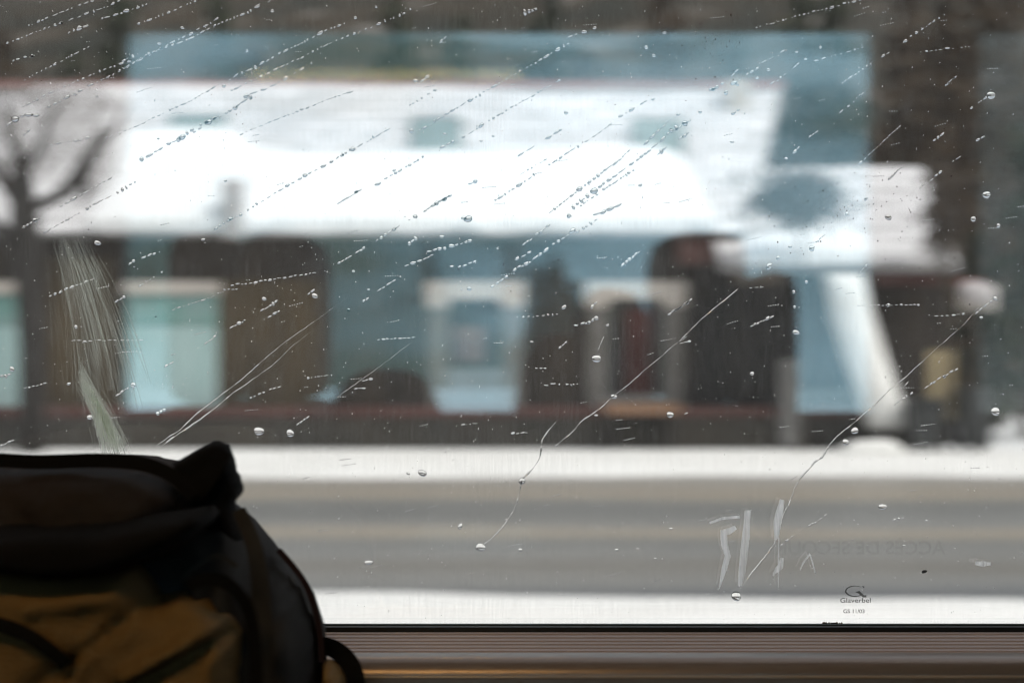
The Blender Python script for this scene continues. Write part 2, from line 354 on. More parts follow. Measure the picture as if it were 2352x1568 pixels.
def teal_door(px0, px1, py0, py1):
    Y = YH - .14
    f = MB(); x0, x1 = X(px0, Y), X(px1, Y); zt, zb = Z(py0, Y), Z(py1, Y)
    f.box(x0 - .05, x1 + .05, Y - .05, Y + .12, zt - .26, zt)
    d = f.build('door', M['beige'], house)
    d['label'] = 'pale teal door under a beige lintel'
    zt -= .26
    MB().box(x0 + .02, x1 - .02, Y + .02, Y + .08, zb, zt - .62).build('leaf', M['teal_paint'], d)
    MB().box(x0 + .02, x1 - .02, Y + .03, Y + .08, zt - .60, zt).build('transom', M['teal_deep'], d)
    return d
teal_door(290, 500, 645, 940)
teal_door(-165, 52, 645, 938)
# roof : slope from eave (py 540, Y 27.6) to ridge (py 195, Y 35)
YE, YR = 27.5, 34.5
def roof_z(Y, ye=YE, yr=YR, pe=543, pr=196):
    ze, zr = Z(pe, ye), Z(pr, yr); return ze + (zr - ze) * (Y - ye) / (yr - ye)
def roof_slab(name, xs0, xs1, ye, yr, pe, pr, th, m, parent, lift=0):
    # xs0/xs1: (px at eave, px at ridge)
    ze, zr = Z(pe, ye) + lift, Z(pr, yr) + lift
    a = [(X(xs0[0], ye), ye, ze), (X(xs1[0], ye), ye, ze), (X(xs1[1], yr), yr, zr), (X(xs0[1], yr), yr, zr)]
    b = [(x, y, z - th) for x, y, z in a]
    return MB().add(a + b, [(0,1,2,3),(7,6,5,4),(0,4,5,1),(1,5,6,2),(2,6,7,3),(3,7,4,0)]).build(name, m, parent)
def snow_roof(name, poly, ye, yr, pe, pr, lift, parent, m, mound=.12, step=.3, seed=0):
    """thick snow laid on a roof slope inside a polygon given in sketch pixels"""
    ze, zr = Z(pe, ye), Z(pr, yr); k = (zr - ze) / (yr - ye)
    def hit(px, py):          # sketch pixel -> point on the slope
        dz = (784 - py) / F; Y = (ze - k * ye - EYE) / (dz - k); return Vector(((px - 1176) / F * Y, Y))
    pts = []
    n = len(poly)
    for i in range(n):
        a, b = Vector(poly[i]), Vector(poly[(i + 1) % n]); c = max(2, int((b - a).length / 14))
        for j in range(c):
            q = a.lerp(b, j / c)
            pts.append(hit(q.x, q.y + 5 * nz(q.x, q.y, .015, seed) ))
    nb = len(pts); edges = [(i, (i + 1) % nb) for i in range(nb)]
    xs = [p.x for p in pts]; ys = [p.y for p in pts]
    inner = []
    x = min(xs)
    while x < max(xs):
        y = min(ys)
        while y < max(ys):
            q = Vector((x + random.uniform(-.05, .05), y + random.uniform(-.05, .05)))
            inside = False
            for i in range(nb):
                p1, p2 = pts[i], pts[i-1]
                if (p1.y > q.y) != (p2.y > q.y) and q.x < (p2.x - p1.x) * (q.y - p1.y) / (p2.y - p1.y) + p1.x: inside = not inside
            if inside: inner.append(q)
            y += step
        x += step
    V2, E2, F2, _, _, _ = delaunay_2d_cdt(pts + inner, edges, [list(range(nb))], 1, 1e-5)
    vs = []; top = []
    bpts = pts
    for q in V2:
        d = min((q - b).length for b in bpts[::2])
        h = lift + mound * (.45 + .55 * min(1, d / .45) ** .6) * (1 + .45 * nz(q.x, q.y, .7, seed + 2))
        vs.append((q.x, q.y, ze + k * (q.y - ye) + h))
    fs = [tuple(f) for f in F2]; cnt = {}
    for f in fs:
        for a, b in zip(f, f[1:] + f[:1]): cnt[(a, b)] = 1
    base = {}
    for a, b in list(cnt):
        if (b, a) in cnt: continue          # rim edge: drop a skirt of snow down to the roof
        for i in (a, b):
            if i not in base:
                q = V2[i]; base[i] = len(vs); vs.append((q.x, q.y, ze + k * (q.y - ye) - .01))
        fs.append((b, a, base[a], base[b]))
    return MB().add(vs, fs).build(name, m, parent, False)
roof = roof_slab('roof', (-420, -420), (1715, 1800), YE, YR, 525, 199, .18, M['roof_batten'], house)
# ridge board of red timber showing behind the snow
MB().box(X(-300, YR), X(1800, YR), YR - .02, YR + .22, Z(216, YR), Z(186, YR)).build('ridge_board', M['ridge_red'], roof)
# the thinner snow in long courses, with batten lines between
k = 0
for (a, b) in [(0, 0)]:
    py = 203
    while py < 520:
        h = 22 + (py - 203) * .028
        x1 = 1792 - (py - 203) * .24
        x0 = -400 if py > 215 else 60
        snow_roof('snow_course', ([(x0, py), (x1, py)] if k > 0 else [(x0, 196), (900, 200), (1130, 206), (1250, 217), (1450, 220), (x1, 219)]) + [ (x1 - 6, py + h - 9), (x0, py + h - 9)], YE, YR, 525, 199, .0, roof, M['snow_course'], mound=.07, step=.5, seed=k)
        py += h; k += 1
# the deep smooth snow sheet over the middle and lower slope
snow_roof('deep_snow', [(205, 525), (236, 470), (275, 380), (292, 318), (385, 312), (525, 314), (560, 352), (700, 372), (1020, 365), (1300, 360), (1500, 352), (1560, 372), (1600, 440), (1650, 525)], YE - .15, YR, 525, 199, .10, roof, M['snow'], mound=.16, seed=40)
def skylight(px0, px1, py0, py1):
    ze, zr = Z(525, YE), Z(199, YR); k = (zr - ze) / (YR - YE)
    def hit(px, py, l):
        dz = (784 - py) / F; Y = (ze + l - k * YE - EYE) / (dz - k); return Vector(((px - 1176) / F * Y, Y, EYE + dz * Y))
    def slab(p0, p1, q0, q1, l, th, nm, m, par):
        t = [hit(p0, q1, l), hit(p1, q1, l), hit(p1, q0, l), hit(p0, q0, l)]
        b = [v - Vector((0, 0, th)) for v in t]
        return MB().add(t + b, [(0,1,2,3),(7,6,5,4),(0,4,5,1),(1,5,6,2),(2,6,7,3),(3,7,4,0)]).build(nm, m, par)
    f = slab(px0 - 6, px1 + 6, py0 - 6, py1 + 5, .16, .15, 'skylight', M['grey_post'], roof)
    slab(px0, px1, py0, py1, .172, .01, 'glazing', M['skylight_glass'], roof)
    return f
skylight(395, 515, 264, 300); skylight(948, 1056, 274, 342); skylight(1458, 1568, 276, 344)
# small pale chimney on the ridge at the right
MB().box(X(1672, 33), X(1722, 33), 33, 33.5, Z(262, 33), Z(180, 33)).build('chimney', M['beige'], roof)

# low porch wing on the right
wing = empty('porch_wing', (X(1950, 27), 27, 0)); tag(wing, 'low dark porch wing at the right of the chalet under its own snowy roof', 'porch')
MB().box(X(1800), X(2150), YH + .2, YH + 5, 0, Z(640)).build('wall', M['black_wood'], wing)
fbox('lattice', 2010, 2170, 660, 940, YH + .1, .1, M['dark_wood'], wing)
wr = roof_slab('roof', (1655, 1600), (2205, 2120), 26.6, 31.5, 606, 385, .16, M['roof_batten'], wing)
fbox('eave_board', 1690, 1795, 612, 652, 26.75, .12, M['pole_wood'], wing)
fbox('eave_board', 2005, 2165, 612, 655, 26.75, .12, M['red_wood'], wing)
k = 60; py = 388
while py < 600:
    h = 29
    x1 = 2115 + (py - 388) * .36; x0 = 1600 + (py - 388) * .25
    e = min(py + h, 608)
    snow_roof('snow_course', [(x0, py), (x1, py), (x1 + 9, e - 9), (x0 + 6, e - 9)], 26.6, 31.5, 606, 385, 0, wr, M['snow_course'], mound=.07, step=.45, seed=k)
    py += h; k += 1
snow_roof('deep_snow', [(1700, 606), (1740, 566), (1810, 546), (1930, 540), (1985, 560), (2005, 606)], 26.5, 31.5, 606, 385, .1, wr, M['snow'], mound=.15, seed=80)
MB().box(X(1796, 27), X(1832, 27), 27, 27.2, 0, Z(825, 27)).build('post', M['grey_post'], wing)
# bare red ground trim by the porch
def inflate(name, outline, Y0, front, back, m, parent=None, step=16, soft=60, fold=None, sub=10, power=.5, plane=None):
    """a solid soft body with the outline given in sketch pixels at distance Y0"""
    pts = []; n = len(outline)
    for i in range(n):
        a, b = Vector(outline[i]), Vector(outline[(i+1) % n]); c = max(1, int((b-a).length / sub))
        for j in range(c): pts.append(a.lerp(b, j / c))
    nb = len(pts); inner = []
    x = min(p.x for p in pts)
    while x < max(p.x for p in pts):
        y = min(p.y for p in pts)
        while y < max(p.y for p in pts):
            q = Vector((x + random.uniform(-.2, .2) * step, y + random.uniform(-.2, .2) * step)); ins = False
            for i in range(nb):
                p1, p2 = pts[i], pts[i-1]
                if (p1.y > q.y) != (p2.y > q.y) and q.x < (p2.x-p1.x)*(q.y-p1.y)/(p2.y-p1.y)+p1.x: ins = not ins
            if ins and min((q - p).length for p in pts) > step * .5: inner.append(q)
            y += step
        x += step
    V2, E2, F2, _, _, _ = delaunay_2d_cdt(pts + inner, [(i, (i+1) % nb) for i in range(nb)], [list(range(nb))], 1, 1e-4)
    vs = []; fs = []; nv = len(V2); bd = []
    for s_, amt in ((-1, front), (1, back)):
        for q in V2:
            d = min((q - p).length for p in pts)
            if d < .01: bd.append(1)
            t = min(1, d / soft); hgt = amt * math.sqrt(max(0, 1 - (1 - t) ** 2))
            if d < .01: hgt = 0
            f_ = fold(q.x, q.y) * min(1, d / 12) if (fold and s_ < 0) else 0
            p3 = P(q.x, q.y, Y0)
            vs.append((p3.x, Y0 + s_ * hgt - f_, p3.z))
    for f in F2:
        fs.append(tuple(f)); fs.append(tuple(i + nv for i in reversed(f)))
    mb = MB().add(vs, fs); me = mb.mesh(name)
    bm = bmesh.new(); bm.from_mesh(me); bmesh.ops.remove_doubles(bm, verts=bm.verts, dist=1e-5); bmesh.ops.recalc_face_normals(bm, faces=bm.faces); bm.to_mesh(me); bm.free()
    return link(name, me, m, parent, True)
sh = inflate('snow_heap', [(1890, 628), (1985, 628), (2000, 700), (2030, 800), (2056, 880), (2088, 960), (2084, 985), (1998, 985), (1968, 900), (1938, 820), (1908, 730)], 26.45, .3, .4, M['snow_dirty'], soft=45, step=20)
tag(sh, 'steep white heap of snow slumped from the porch roof down to the ground', 'snow heap')

# ================================================================== things in front of the house
def conifer(name, h, r, m_leaf, seed, n=900, trunk=.16, bare=False):
    rnd = random.Random(seed); root = empty(name)
    MB().tube([(0, 0, 0), (0.03*h*rnd.uniform(-1, 1)*.3, 0, h*.5), (0, 0, h)], [trunk, trunk*.6, .02], 7).build('trunk', M['bark'], root)
    mb = MB()
    nb = int(h * (7 if not bare else 6))
    for i in range(nb):
        t = .12 + .88 * i / nb; z = h * t; rr = r * (1 - t) ** .8 * rnd.uniform(.7, 1.15) + .12
        a = rnd.uniform(0, 6.28); droop = -.25 if not bare else .15
        d = Vector((math.cos(a), math.sin(a), droop))
        for j in range(int(n / nb)):
            s_ = rnd.uniform(.15, 1); p = Vector((0, 0, z)) + d * rr * s_ + Vector((rnd.gauss(0, .12), rnd.gauss(0, .12), rnd.gauss(0, .07)))
            sz = rnd.uniform(.10, .24) if not bare else rnd.uniform(.05, .35)
            u = Vector((rnd.gauss(0, 1), rnd.gauss(0, 1), rnd.gauss(0, .5))).normalized() * sz
            v = Vector((rnd.gauss(0, 1), rnd.gauss(0, 1), rnd.gauss(0, 1))).normalized() * (sz * .5 if not bare else .02)
            mb.add([p - u, p + v, p + u, p - v], [(0, 1, 2, 3)])
    mb.build('crown', m_leaf, root)
    return root
def copy_tree(o, parent=None):
    c = o.copy(); COL.objects.link(c)
    if parent: c.parent = parent; c.matrix_parent_inverse = o.matrix_parent_inverse
    for ch in [x for x in bpy.data.objects if x.parent == o]: copy_tree(ch, c)
    return c
protoA = conifer('conifer_tree', 9, 2.3, M['needles'], 1, 2600)
protoB = conifer('larch_tree', 10, 2.4, M['larch'], 2, 2600, bare=False)
protoC = conifer('bare_tree', 9, 3.0, M['twigs'], 3, 3000, bare=True)
used = set()
def plant(proto, x, y, s, label, cat, group=None, rz=0):
    o = proto if proto.name not in used else copy_tree(proto)
    used.add(proto.name)
    o.location = (x, y, max(ground_z(x, y), -.05) - .05); o.scale = (s, s, s); o.rotation_euler = (0, 0, rz)
    tag(o, label, cat, group); return o
rnd = random.Random(11)
for i in range(15):
    px = -140 + i * 150 + rnd.uniform(-40, 40); Y = rnd.uniform(43, 58)
    plant(protoA if i % 5 in (2, 3, 4) else protoB, X(px, Y), Y, rnd.uniform(.8, 1.15),
          'dark green conifer on the slope behind the chalet roof' if i % 5 in (2, 3, 4) else 'brown leafless larch on the slope behind the chalet roof',
          'tree', 'conifers on the slope behind the roof' if i % 5 in (2, 3, 4) else 'brown larches on the slope behind the roof', rnd.uniform(0, 6))
plant(protoB, X(2075, 36), 36, 1.0, 'tall brown larch just right of the chalet gable above the porch', 'tree', rz=1)
plant(protoB, X(2180, 40), 40, 1.1, 'brown larch rising behind the outer corner of the porch roof', 'tree', rz=2)
plant(protoC, X(2290, 34), 34, 1.0, 'grey leafless tree at the right edge beyond the porch', 'tree', rz=3)
plant(protoA, X(2240, 31), 31, .5, 'small dark conifer right of the porch wing behind the sign', 'tree', rz=2)
plant(protoA, X(2355, 30), 30, .75, 'dark conifer at the extreme right edge of the view', 'tree', rz=4)
for i, px in enumerate((2090, 2200, 2310, 2400)):
    plant(protoB, X(px, 47), 47 + i, 1.1, 'brown larch deep in the trees beyond the porch', 'tree', 'brown larches beyond the porch', rz=i)

# the dark branching tree in front of the roof at the left
lt = empty('broadleaf_tree', (X(45, 25.5), 25.5, -.05)); tag(lt, 'dark leafless forked tree standing before the left end of the snowy roof', 'tree')
m_ = MB()
def q(px, py, Y=25.5): return P(px, py, Y)
m_.tube([Vector((X(74, 25.5), 25.5, -.05)), q(72, 800), q(64, 620), q(56, 500), q(50, 400), q(35, 330)], [.22, .22, .24, .27, .18, .08], 10)
m_.build('trunk', M['dark_bark'], lt, True)
for nm, pts, rr in [('limb', [(50, 520), (90, 470), (150, 440), (185, 400), (215, 350), (235, 280)], [.13, .10, .12, .17, .10, .03]),
                    ('limb', [(50, 480), (20, 430), (-20, 380), (-60, 330)], [.15, .13, .1, .05]),
                    ('limb', [(46, 400), (95, 340), (110, 270), (150, 215)], [.10, .08, .06, .02]),
                    ('limb', [(38, 350), (10, 300), (15, 240), (-10, 200)], [.08, .07, .05, .02]),
                    ('limb', [(56, 560), (-10, 520), (-70, 450)], [.14, .12, .06]),
                    ('limb', [(185, 405), (205, 440), (180, 470)], [.12, .09, .03]),
                    ('limb', [(215, 345), (265, 300), (290, 240)], [.07, .05, .02])]:
    MB().tube([q(*p) for p in pts], [r_ * 1.05 for r_ in rr], 8).build(nm, M['dark_bark'], lt, True)
tw = MB(); rnd = random.Random(4)
for i in range(600):
    c = q(rnd.uniform(-60, 250), rnd.uniform(190, 430)); d = Vector((rnd.gauss(0, 1), rnd.gauss(0, .6), rnd.gauss(.3, 1))).normalized() * rnd.uniform(.2, .5)
    tw.tube([c, c + d], [.010, .004], 3, caps=False)
tw.build('crown', M['twigs'], lt)
# brown shrub against the snow of the porch roof, dark and ragged
def shrub(name, px, py, Y, rx, rz_, m, label, cat, n=900, seed=1):
    rnd = random.Random(seed); c = P(px, py, Y); root = empty(name, (c.x, Y, -.05)); tag(root, label, cat)
    MB().tube([(c.x, Y, -.05), (c.x + .1, Y, c.z * .6), (c.x, Y, c.z)], [.04, .035, .02], 7).build('trunk', M['bark'], root)
    mb = MB()
    for i in range(n):
        v = Vector((rnd.gauss(0, .45) * rx, rnd.gauss(0, .4) * min(rx, rz_), rnd.gauss(0, .45) * rz_))
        p = c + v; sz = rnd.uniform(.05, .13)
        u = Vector((rnd.gauss(0, 1), rnd.gauss(0, 1), rnd.gauss(0, 1))).normalized() * sz
        w_ = Vector((rnd.gauss(0, 1), rnd.gauss(0, 1), rnd.gauss(0, 1))).normalized() * sz * .6
        mb.add([p - u, p + w_, p + u, p - w_], [(0, 1, 2, 3)])
    mb.build('crown', m, root); return root
shrub('bare_tree', 1835, 455, 25.9, .85, .5, M['twigs'], 'thin brown tree whose ragged top darkens the porch roof snow', 'tree', 1500, 5)
shrub('bare_tree', 2165, 500, 25.9, .35, .8, M['twigs'], 'slender dark tree crossing the outer edge of the porch roof', 'tree', 700, 6)

MB().box(X(508, 27.2), X(554, 27.2), 27.2, 27.7, Z(548, 27.2), Z(412, 27.2)).build('chimney_flue', M['flue'], house, bevel=.04)
# orange plank bench under the red curtained window
be = empty('wooden_bench', (X(1478, 27.2), 27.2, 0)); tag(be, 'orange brown plank bench under the window with the red curtain', 'bench')
fbox('seat', 1392, 1562, 926, 952, 26.8, .32, M['orange_wood'], be, .01)
for px in (1405, 1545): fbox('leg', px - 5, px + 5, 953, 1028, 26.83, .2, M['black_wood'], be)
# tan upright board by the porch
tb = empty('wooden_board', (X(2162, 26.6), 26.6, 0)); tag(tb, 'tall tan wooden board standing upright right of the porch', 'board')
fbox('panel', 2134, 2192, 805, 965, 26.3, .12, M['tan_wood'], tb, .03)
fbox('base', 2128, 2198, 966, 1022, 26.28, .2, M['black_wood'], tb)
# bins
def bin_(px, w_, top, label):
    Y = 25.6; o = empty('wheelie_bin', (X(px, Y), Y, 0)); tag(o, label, 'bin', None)
    x0, x1 = X(px - w_, Y), X(px + w_, Y); zt = Z(top, Y); zb = .1; i = .05
    b = [(x0+i, Y+i, zb), (x1-i, Y+i, zb), (x1-i, Y+.6-i, zb), (x0+i, Y+.6-i, zb), (x0, Y, zt), (x1, Y, zt), (x1, Y+.65, zt), (x0, Y+.65, zt)]
    MB().add(b, [(3,2,1,0),(4,5,6,7),(0,1,5,4),(1,2,6,5),(2,3,7,6),(3,0,4,7)]).build('body', M['bin'], o, bevel=.02)
    MB().box(x0-.03, x1+.03, Y-.04, Y+.7, zt+.003, zt+.06).build('lid', M['bin'], o, bevel=.02)
    for s_ in (x0+.06, x1-.06):
        MB().tube([(s_-.04, Y+.55, .11), (s_+.04, Y+.55, .11)], .11, 14).build('wheel', M['rubber'], o)
bin_(2132, 36, 925, 'squat dark wheelie bin beside the tan board')
bin_(2252, 34, 900, 'taller dark wheelie bin below the snow capped sign')
sg = empty('signboard', (X(2245, 26.4), 26.4, 0)); tag(sg, 'small snow capped signboard on a dark post at the right', 'sign')
MB().tube([(X(2245, 26.4), 26.4, -.05), (X(2245, 26.4), 26.4, Z(690, 26.4))], .05, 8).build('post', M['bark'], sg)
fbox('panel', 2205, 2290, 655, 712, 26.3, .08, M['beige'], sg, .01)
fbox('top_rail', 2200, 2262, 640, 654, 26.28, .12, M['sign_red'], sg)
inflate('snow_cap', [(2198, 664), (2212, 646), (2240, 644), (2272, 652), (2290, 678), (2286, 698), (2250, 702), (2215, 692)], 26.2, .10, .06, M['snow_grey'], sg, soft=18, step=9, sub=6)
rm = inflate('low_snow_mound', [(1925, 1030), (1960, 1012), (2040, 1008), (2075, 1026), (2080, 1048), (1930, 1048)], 25.3, .3, .3, M['snow_dirty'], soft=20, step=10)
tag(rm, 'small snow mound at the foot of the porch beside the bins', 'snow mound')

# far side of the train: trees that only the reflection shows
def far_tree(x, y, s, lab, proto=protoA, wide=1):
    o = copy_tree(proto); o.location = (x, y, max(-.1, ground_z(x, y) - .2)); o.scale = (s * wide, s * wide, s); tag(o, lab, 'tree', 'trees on the far side of the train' if wide == 1 else None)
rnd = random.Random(9)
for i in range(16):
    far_tree(-50 + i * 6.4 + rnd.uniform(-1.5, 1.5), -70 - rnd.uniform(0, 9), rnd.uniform(.26, .42), 'dark conifer in the row beyond the snowfield on the far side')
rt = empty('leafy_tree', (.45, -13.5, -.1)); tag(rt, 'small round dull green leafy tree standing alone near the far side of the train', 'tree')
MB().tube([(.45, -13.5, -.1), (.47, -13.5, 1.5), (.45, -13.5, 2.7)], [.05, .04, .02], 8).build('trunk', M['bark'], rt)
mb = MB(); rnd = random.Random(8)
for i in range(2600):
    v = Vector((rnd.gauss(0, 1), rnd.gauss(0, 1), rnd.gauss(0, 1))).normalized() * rnd.uniform(.1, 1) ** .5; p = Vector((.47 + v.x * .40 * (1.15 - .25 * v.z), -13.5 + v.y * .4, 2.05 + v.z * .85)) + Vector((.08 * math.sin(6 * v.z), 0, .08 * math.sin(9 * v.x)))
    u = Vector((rnd.gauss(0, 1), rnd.gauss(0, 1), rnd.gauss(0, 1))).normalized() * .05; w_ = u.orthogonal().normalized() * .03
    mb.add([p - u, p + w_, p + u, p - w_], [(0, 1, 2, 3)])
mb.build('crown', M['pale_needles'], rt)

# ================================================================== TRAIN COACH
YG = 0.930                      # inner face of the near pane
coach = empty('train_coach', (0, -.47, EYE - 1.2)); tag(coach, 'dim train coach interior with a wet window, ribbed sill and glossy brown ledge', 'train coach')
XL, XR = -3.2, 3.2; YB = -1.87; ZF = EYE - 1.2; ZC = EYE + 1.02
WT, WB_ = EYE + .812, EYE - .185
NW = (-1.25, .95)               # near window, x range
def cbox(nm, x0, x1, y0, y1, z0, z1, m, par=coach, bevel=0): return MB().box(x0, x1, y0, y1, z0, z1).build(nm, m, par, bevel=bevel)
cbox('floor', XL, XR, YB - .1, YG + .15, ZF - .12, ZF, M['carpet'])
cbox('ceiling', XL, XR, YB - .1, YG + .15, ZC, ZC + .1, M['ceiling'])
cbox('end_wall', XL - .1, XL, YB - .1, YG + .15, ZF, ZC, M['lining']); cbox('end_wall', XR, XR + .1, YB - .1, YG + .15, ZF, ZC, M['lining'])
nw = MB()
nw.box(XL, XR, YG - .02, YG + .02, ZF, EYE - .192); nw.box(XL, XR, YG + .021, YG + .1, ZF, EYE - .235); nw.box(XL, XR, YG - .02, YG + .1, WT + .01, ZC)
nw.box(XL, NW[0] - .01, YG - .02, YG + .1, EYE - .192, WT + .01); nw.box(NW[1] + .01, XR, YG - .02, YG + .1, EYE - .192, WT + .01)
nw.build('window_wall', M['lining'], coach)
# opposite wall, two windows: x ranges taken so that one mirrors as the big pale rectangle
V = 2 * YG - YB + .012
f0, f1 = (285 - 1176) / F * V, (2005 - 1176) / F * V
g0 = (2248 - 1176) / F * V; g1 = XR - .2
h1 = (20 - 1176) / F * V; h1 = h1 - .35
ow = MB(); y0, y1 = YB - .06, YB
oT, oB = EYE + (784 - 68) / F * V, EYE + (784 - 948) / F * V
ow.box(XL, XR, y0, y1, ZF, oB); ow.box(XL, XR, y0, y1, oT, ZC)
ow.box(XL, f0, y0, y1, oB, oT); ow.box(f1, g0, y0, y1, oB, oT); ow.box(g1, XR, y0, y1, oB, oT)
ow.build('far_wall', M['lining'], coach)
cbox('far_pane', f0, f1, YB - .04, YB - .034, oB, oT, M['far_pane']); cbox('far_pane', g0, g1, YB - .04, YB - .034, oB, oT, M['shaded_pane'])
pane = cbox('window_pane', NW[0], NW[1], YG, YG + .006, EYE - .188, WT, M['near_pane'])
# gasket, glass edge line, ribs and ledge as extruded profiles along the coach
def prof(nm, pts, m, par=coach, smooth=False, x0=XL, x1=XR, close=True):
    n = len(pts); vs = [(x0, p[0], EYE + p[1]) for p in pts] + [(x1, p[0], EYE + p[1]) for p in pts]
    fs = [(i, i + n, (i + 1) % n + n, (i + 1) % n) for i in range(n if close else n - 1)]
    if close: fs += [tuple(range(n)), tuple(range(2*n-1, n-1, -1))]
    me = MB().add(vs, fs).mesh(nm); bm = bmesh.new(); bm.from_mesh(me); bmesh.ops.recalc_face_normals(bm, faces=bm.faces); bm.to_mesh(me); bm.free()
    return link(nm, me, m, par, smooth)
def zy(py, Y): return (784 - py) / F * Y
prof('pane_edge', [(.9285, zy(1431, .9285)), (.926, zy(1433, .926)), (.926, zy(1440, .926)), (.9285, zy(1441, .9285))], M['glass_edge'])
gk = prof('gasket', [(.9275, zy(1436, .9275)), (.921, zy(1436.5, .921)), (.914, zy(1440, .914)), (.913, zy(1455, .913)), (.9275, zy(1455, .9275))], M['rubber'])
rp = [(.912, zy(1451, .912))]
nr = 6
for i in range(nr):
    for t, off in ((.0, 0), (.15, -.0005), (.55, -.0005), (.72, .0005), (.9, .0005)):
        u = (i + t) / nr; Y = .912 - .042 * u; rp.append((Y + off * .6, zy(1451 + 47 * u, Y) - off * .55))
rp.append((.868, zy(1498, .868))); rp += [(.868, -.215), (.912, -.215)]
prof('ribbed_strip', rp, M['rib'])
lp = []
for i in range(15):
    a = math.pi / 2 * i / 14
    lp.append((.850 - .012 * math.sin(a), -.1881 - .012 * (1 - math.cos(a))))
lp = [(.866, -.1893), (.857, -.18735)] + lp
lp += [(.836, -.215), (.826, -.26), (.822, -.34), (.822, -.40), (.866, -.40)]
prof('ledge', lp, M['ledge'], smooth=True)
bd = [(.8398 - .0022 * math.sin(math.pi * i / 10), zy(1549, .8385) - .0016 * (1 - math.cos(math.pi * i / 10)) / 2 * 2) for i in range(11)]
prof('trim_bead', bd, M['bead'], smooth=True)
cbox('heater_cover', XL, XR, .80, .90, ZF, EYE - .405, M['lining'])
# ceiling lamp strip
lamp = MB().box(-2.0, 1.6, -.62, -.42, ZC - .05, ZC - .002).build('ceiling_lamp', M['ceiling'], coach)
MB().box(-.95, .03, -.60, -.44, ZC - .062, ZC - .0505).build('lamp_cover', M['lamp'], lamp)
# rust flecks and grime sitting on the lower edge of the glass
gm = MB(); rnd = random.Random(3)
for i in range(150):
    px = rnd.gauss(1905, 14) if i < 70 else (rnd.uniform(1350, 2352) if i < 110 else rnd.gauss(1905, 60)); h = abs(rnd.gauss(0, 2.2)) + .6; ww = rnd.uniform(1, 5)
    if i >= 70: h *= .45
    a, b = P(px - ww, 1433, .9292), P(px + ww, 1433 - h, .9292)
    gm.add([(a.x, .9292, a.z), (b.x, .9292, a.z), (b.x - (b.x - a.x) * rnd.uniform(.1, .4), .9292, b.z), (a.x + (b.x - a.x) * rnd.uniform(.1, .4), .9292, b.z)], [(0, 1, 2, 3)])
gm.build('grime', M['rust'], pane)['kind'] = 'stuff'

# lettering on the pane
def text_part(nm, s, px0, px1, pyb, hpx, m, mirror=False, y=.9363, bold=0):
    c = bpy.data.curves.new(nm, 'FONT'); c.body = s; c.size = 1; c.offset = bold; c.extrude = 0
    o = bpy.data.objects.new(nm, c); COL.objects.link(o)
    bpy.context.view_layer.update()
    me = bpy.data.meshes.new_from_object(o.evaluated_get(bpy.context.evaluated_depsgraph_get()))
    bpy.data.objects.remove(o)
    xs = [v.co.x for v in me.vertices]; ys = [v.co.y for v in me.vertices]
    ax0, ax1, ay0, ay1 = min(xs), max(xs), 0, max(ys)
    for v in me.vertices:
        u = (v.co.x - ax0) / (ax1 - ax0)
        if mirror: u = 1 - u
        p = P(px0 + (px1 - px0) * u, pyb - hpx * v.co.y / .7, y); v.co = (p.x, y, p.z)
    me.name = nm
    return link(nm, me, m, pane)
text_part('maker_lettering', 'Glaverbel', 1930, 2000, 1383, 10.5, M['print_dark'], bold=.012)
text_part('code_lettering', 'GS 11/03', 1937, 1986, 1407, 8.5, M['print_dark'], bold=.02)
text_part('exit_lettering', 'ACC\u00c8S DE SECOURS', 1762, 2172, 1272, 30, M['print_brown'], mirror=True, bold=.015)
# oval swoosh mark over the maker lettering, like a letter G with an arrow head
sw = MB(); cx, cy_ = 1963, 1357
ring = []
for i in range(31):
    a = R(48 + 290 * i / 30); wd = .8 + 2.6 * math.sin(math.pi * min(1, i / 30 * .95)) ** 1.2
    ring.append(((cx + 22 * math.cos(a), cy_ - 13 * math.sin(a)), (cx + (22 - wd) * math.cos(a), cy_ - (13 - wd) * math.sin(a))))
vs = []
for a, b in ring:
    vs.append(P(a[0], a[1], .9363)); vs.append(P(b[0], b[1], .9363))
sw.add(vs, [(2*i, 2*i+1, 2*i+3, 2*i+2) for i in range(30)])
for poly in ([(1964, 1359), (1974, 1356), (1984, 1366), (1990, 1366), (1990, 1371), (1982, 1371), (1972, 1362)], [(1979, 1344), (1986, 1346), (1984, 1350)]):
    sw.add([P(a, b, .9363) for a, b in poly], [tuple(range(len(poly)))])
sw.build('maker_mark', M['print_dark'], pane)

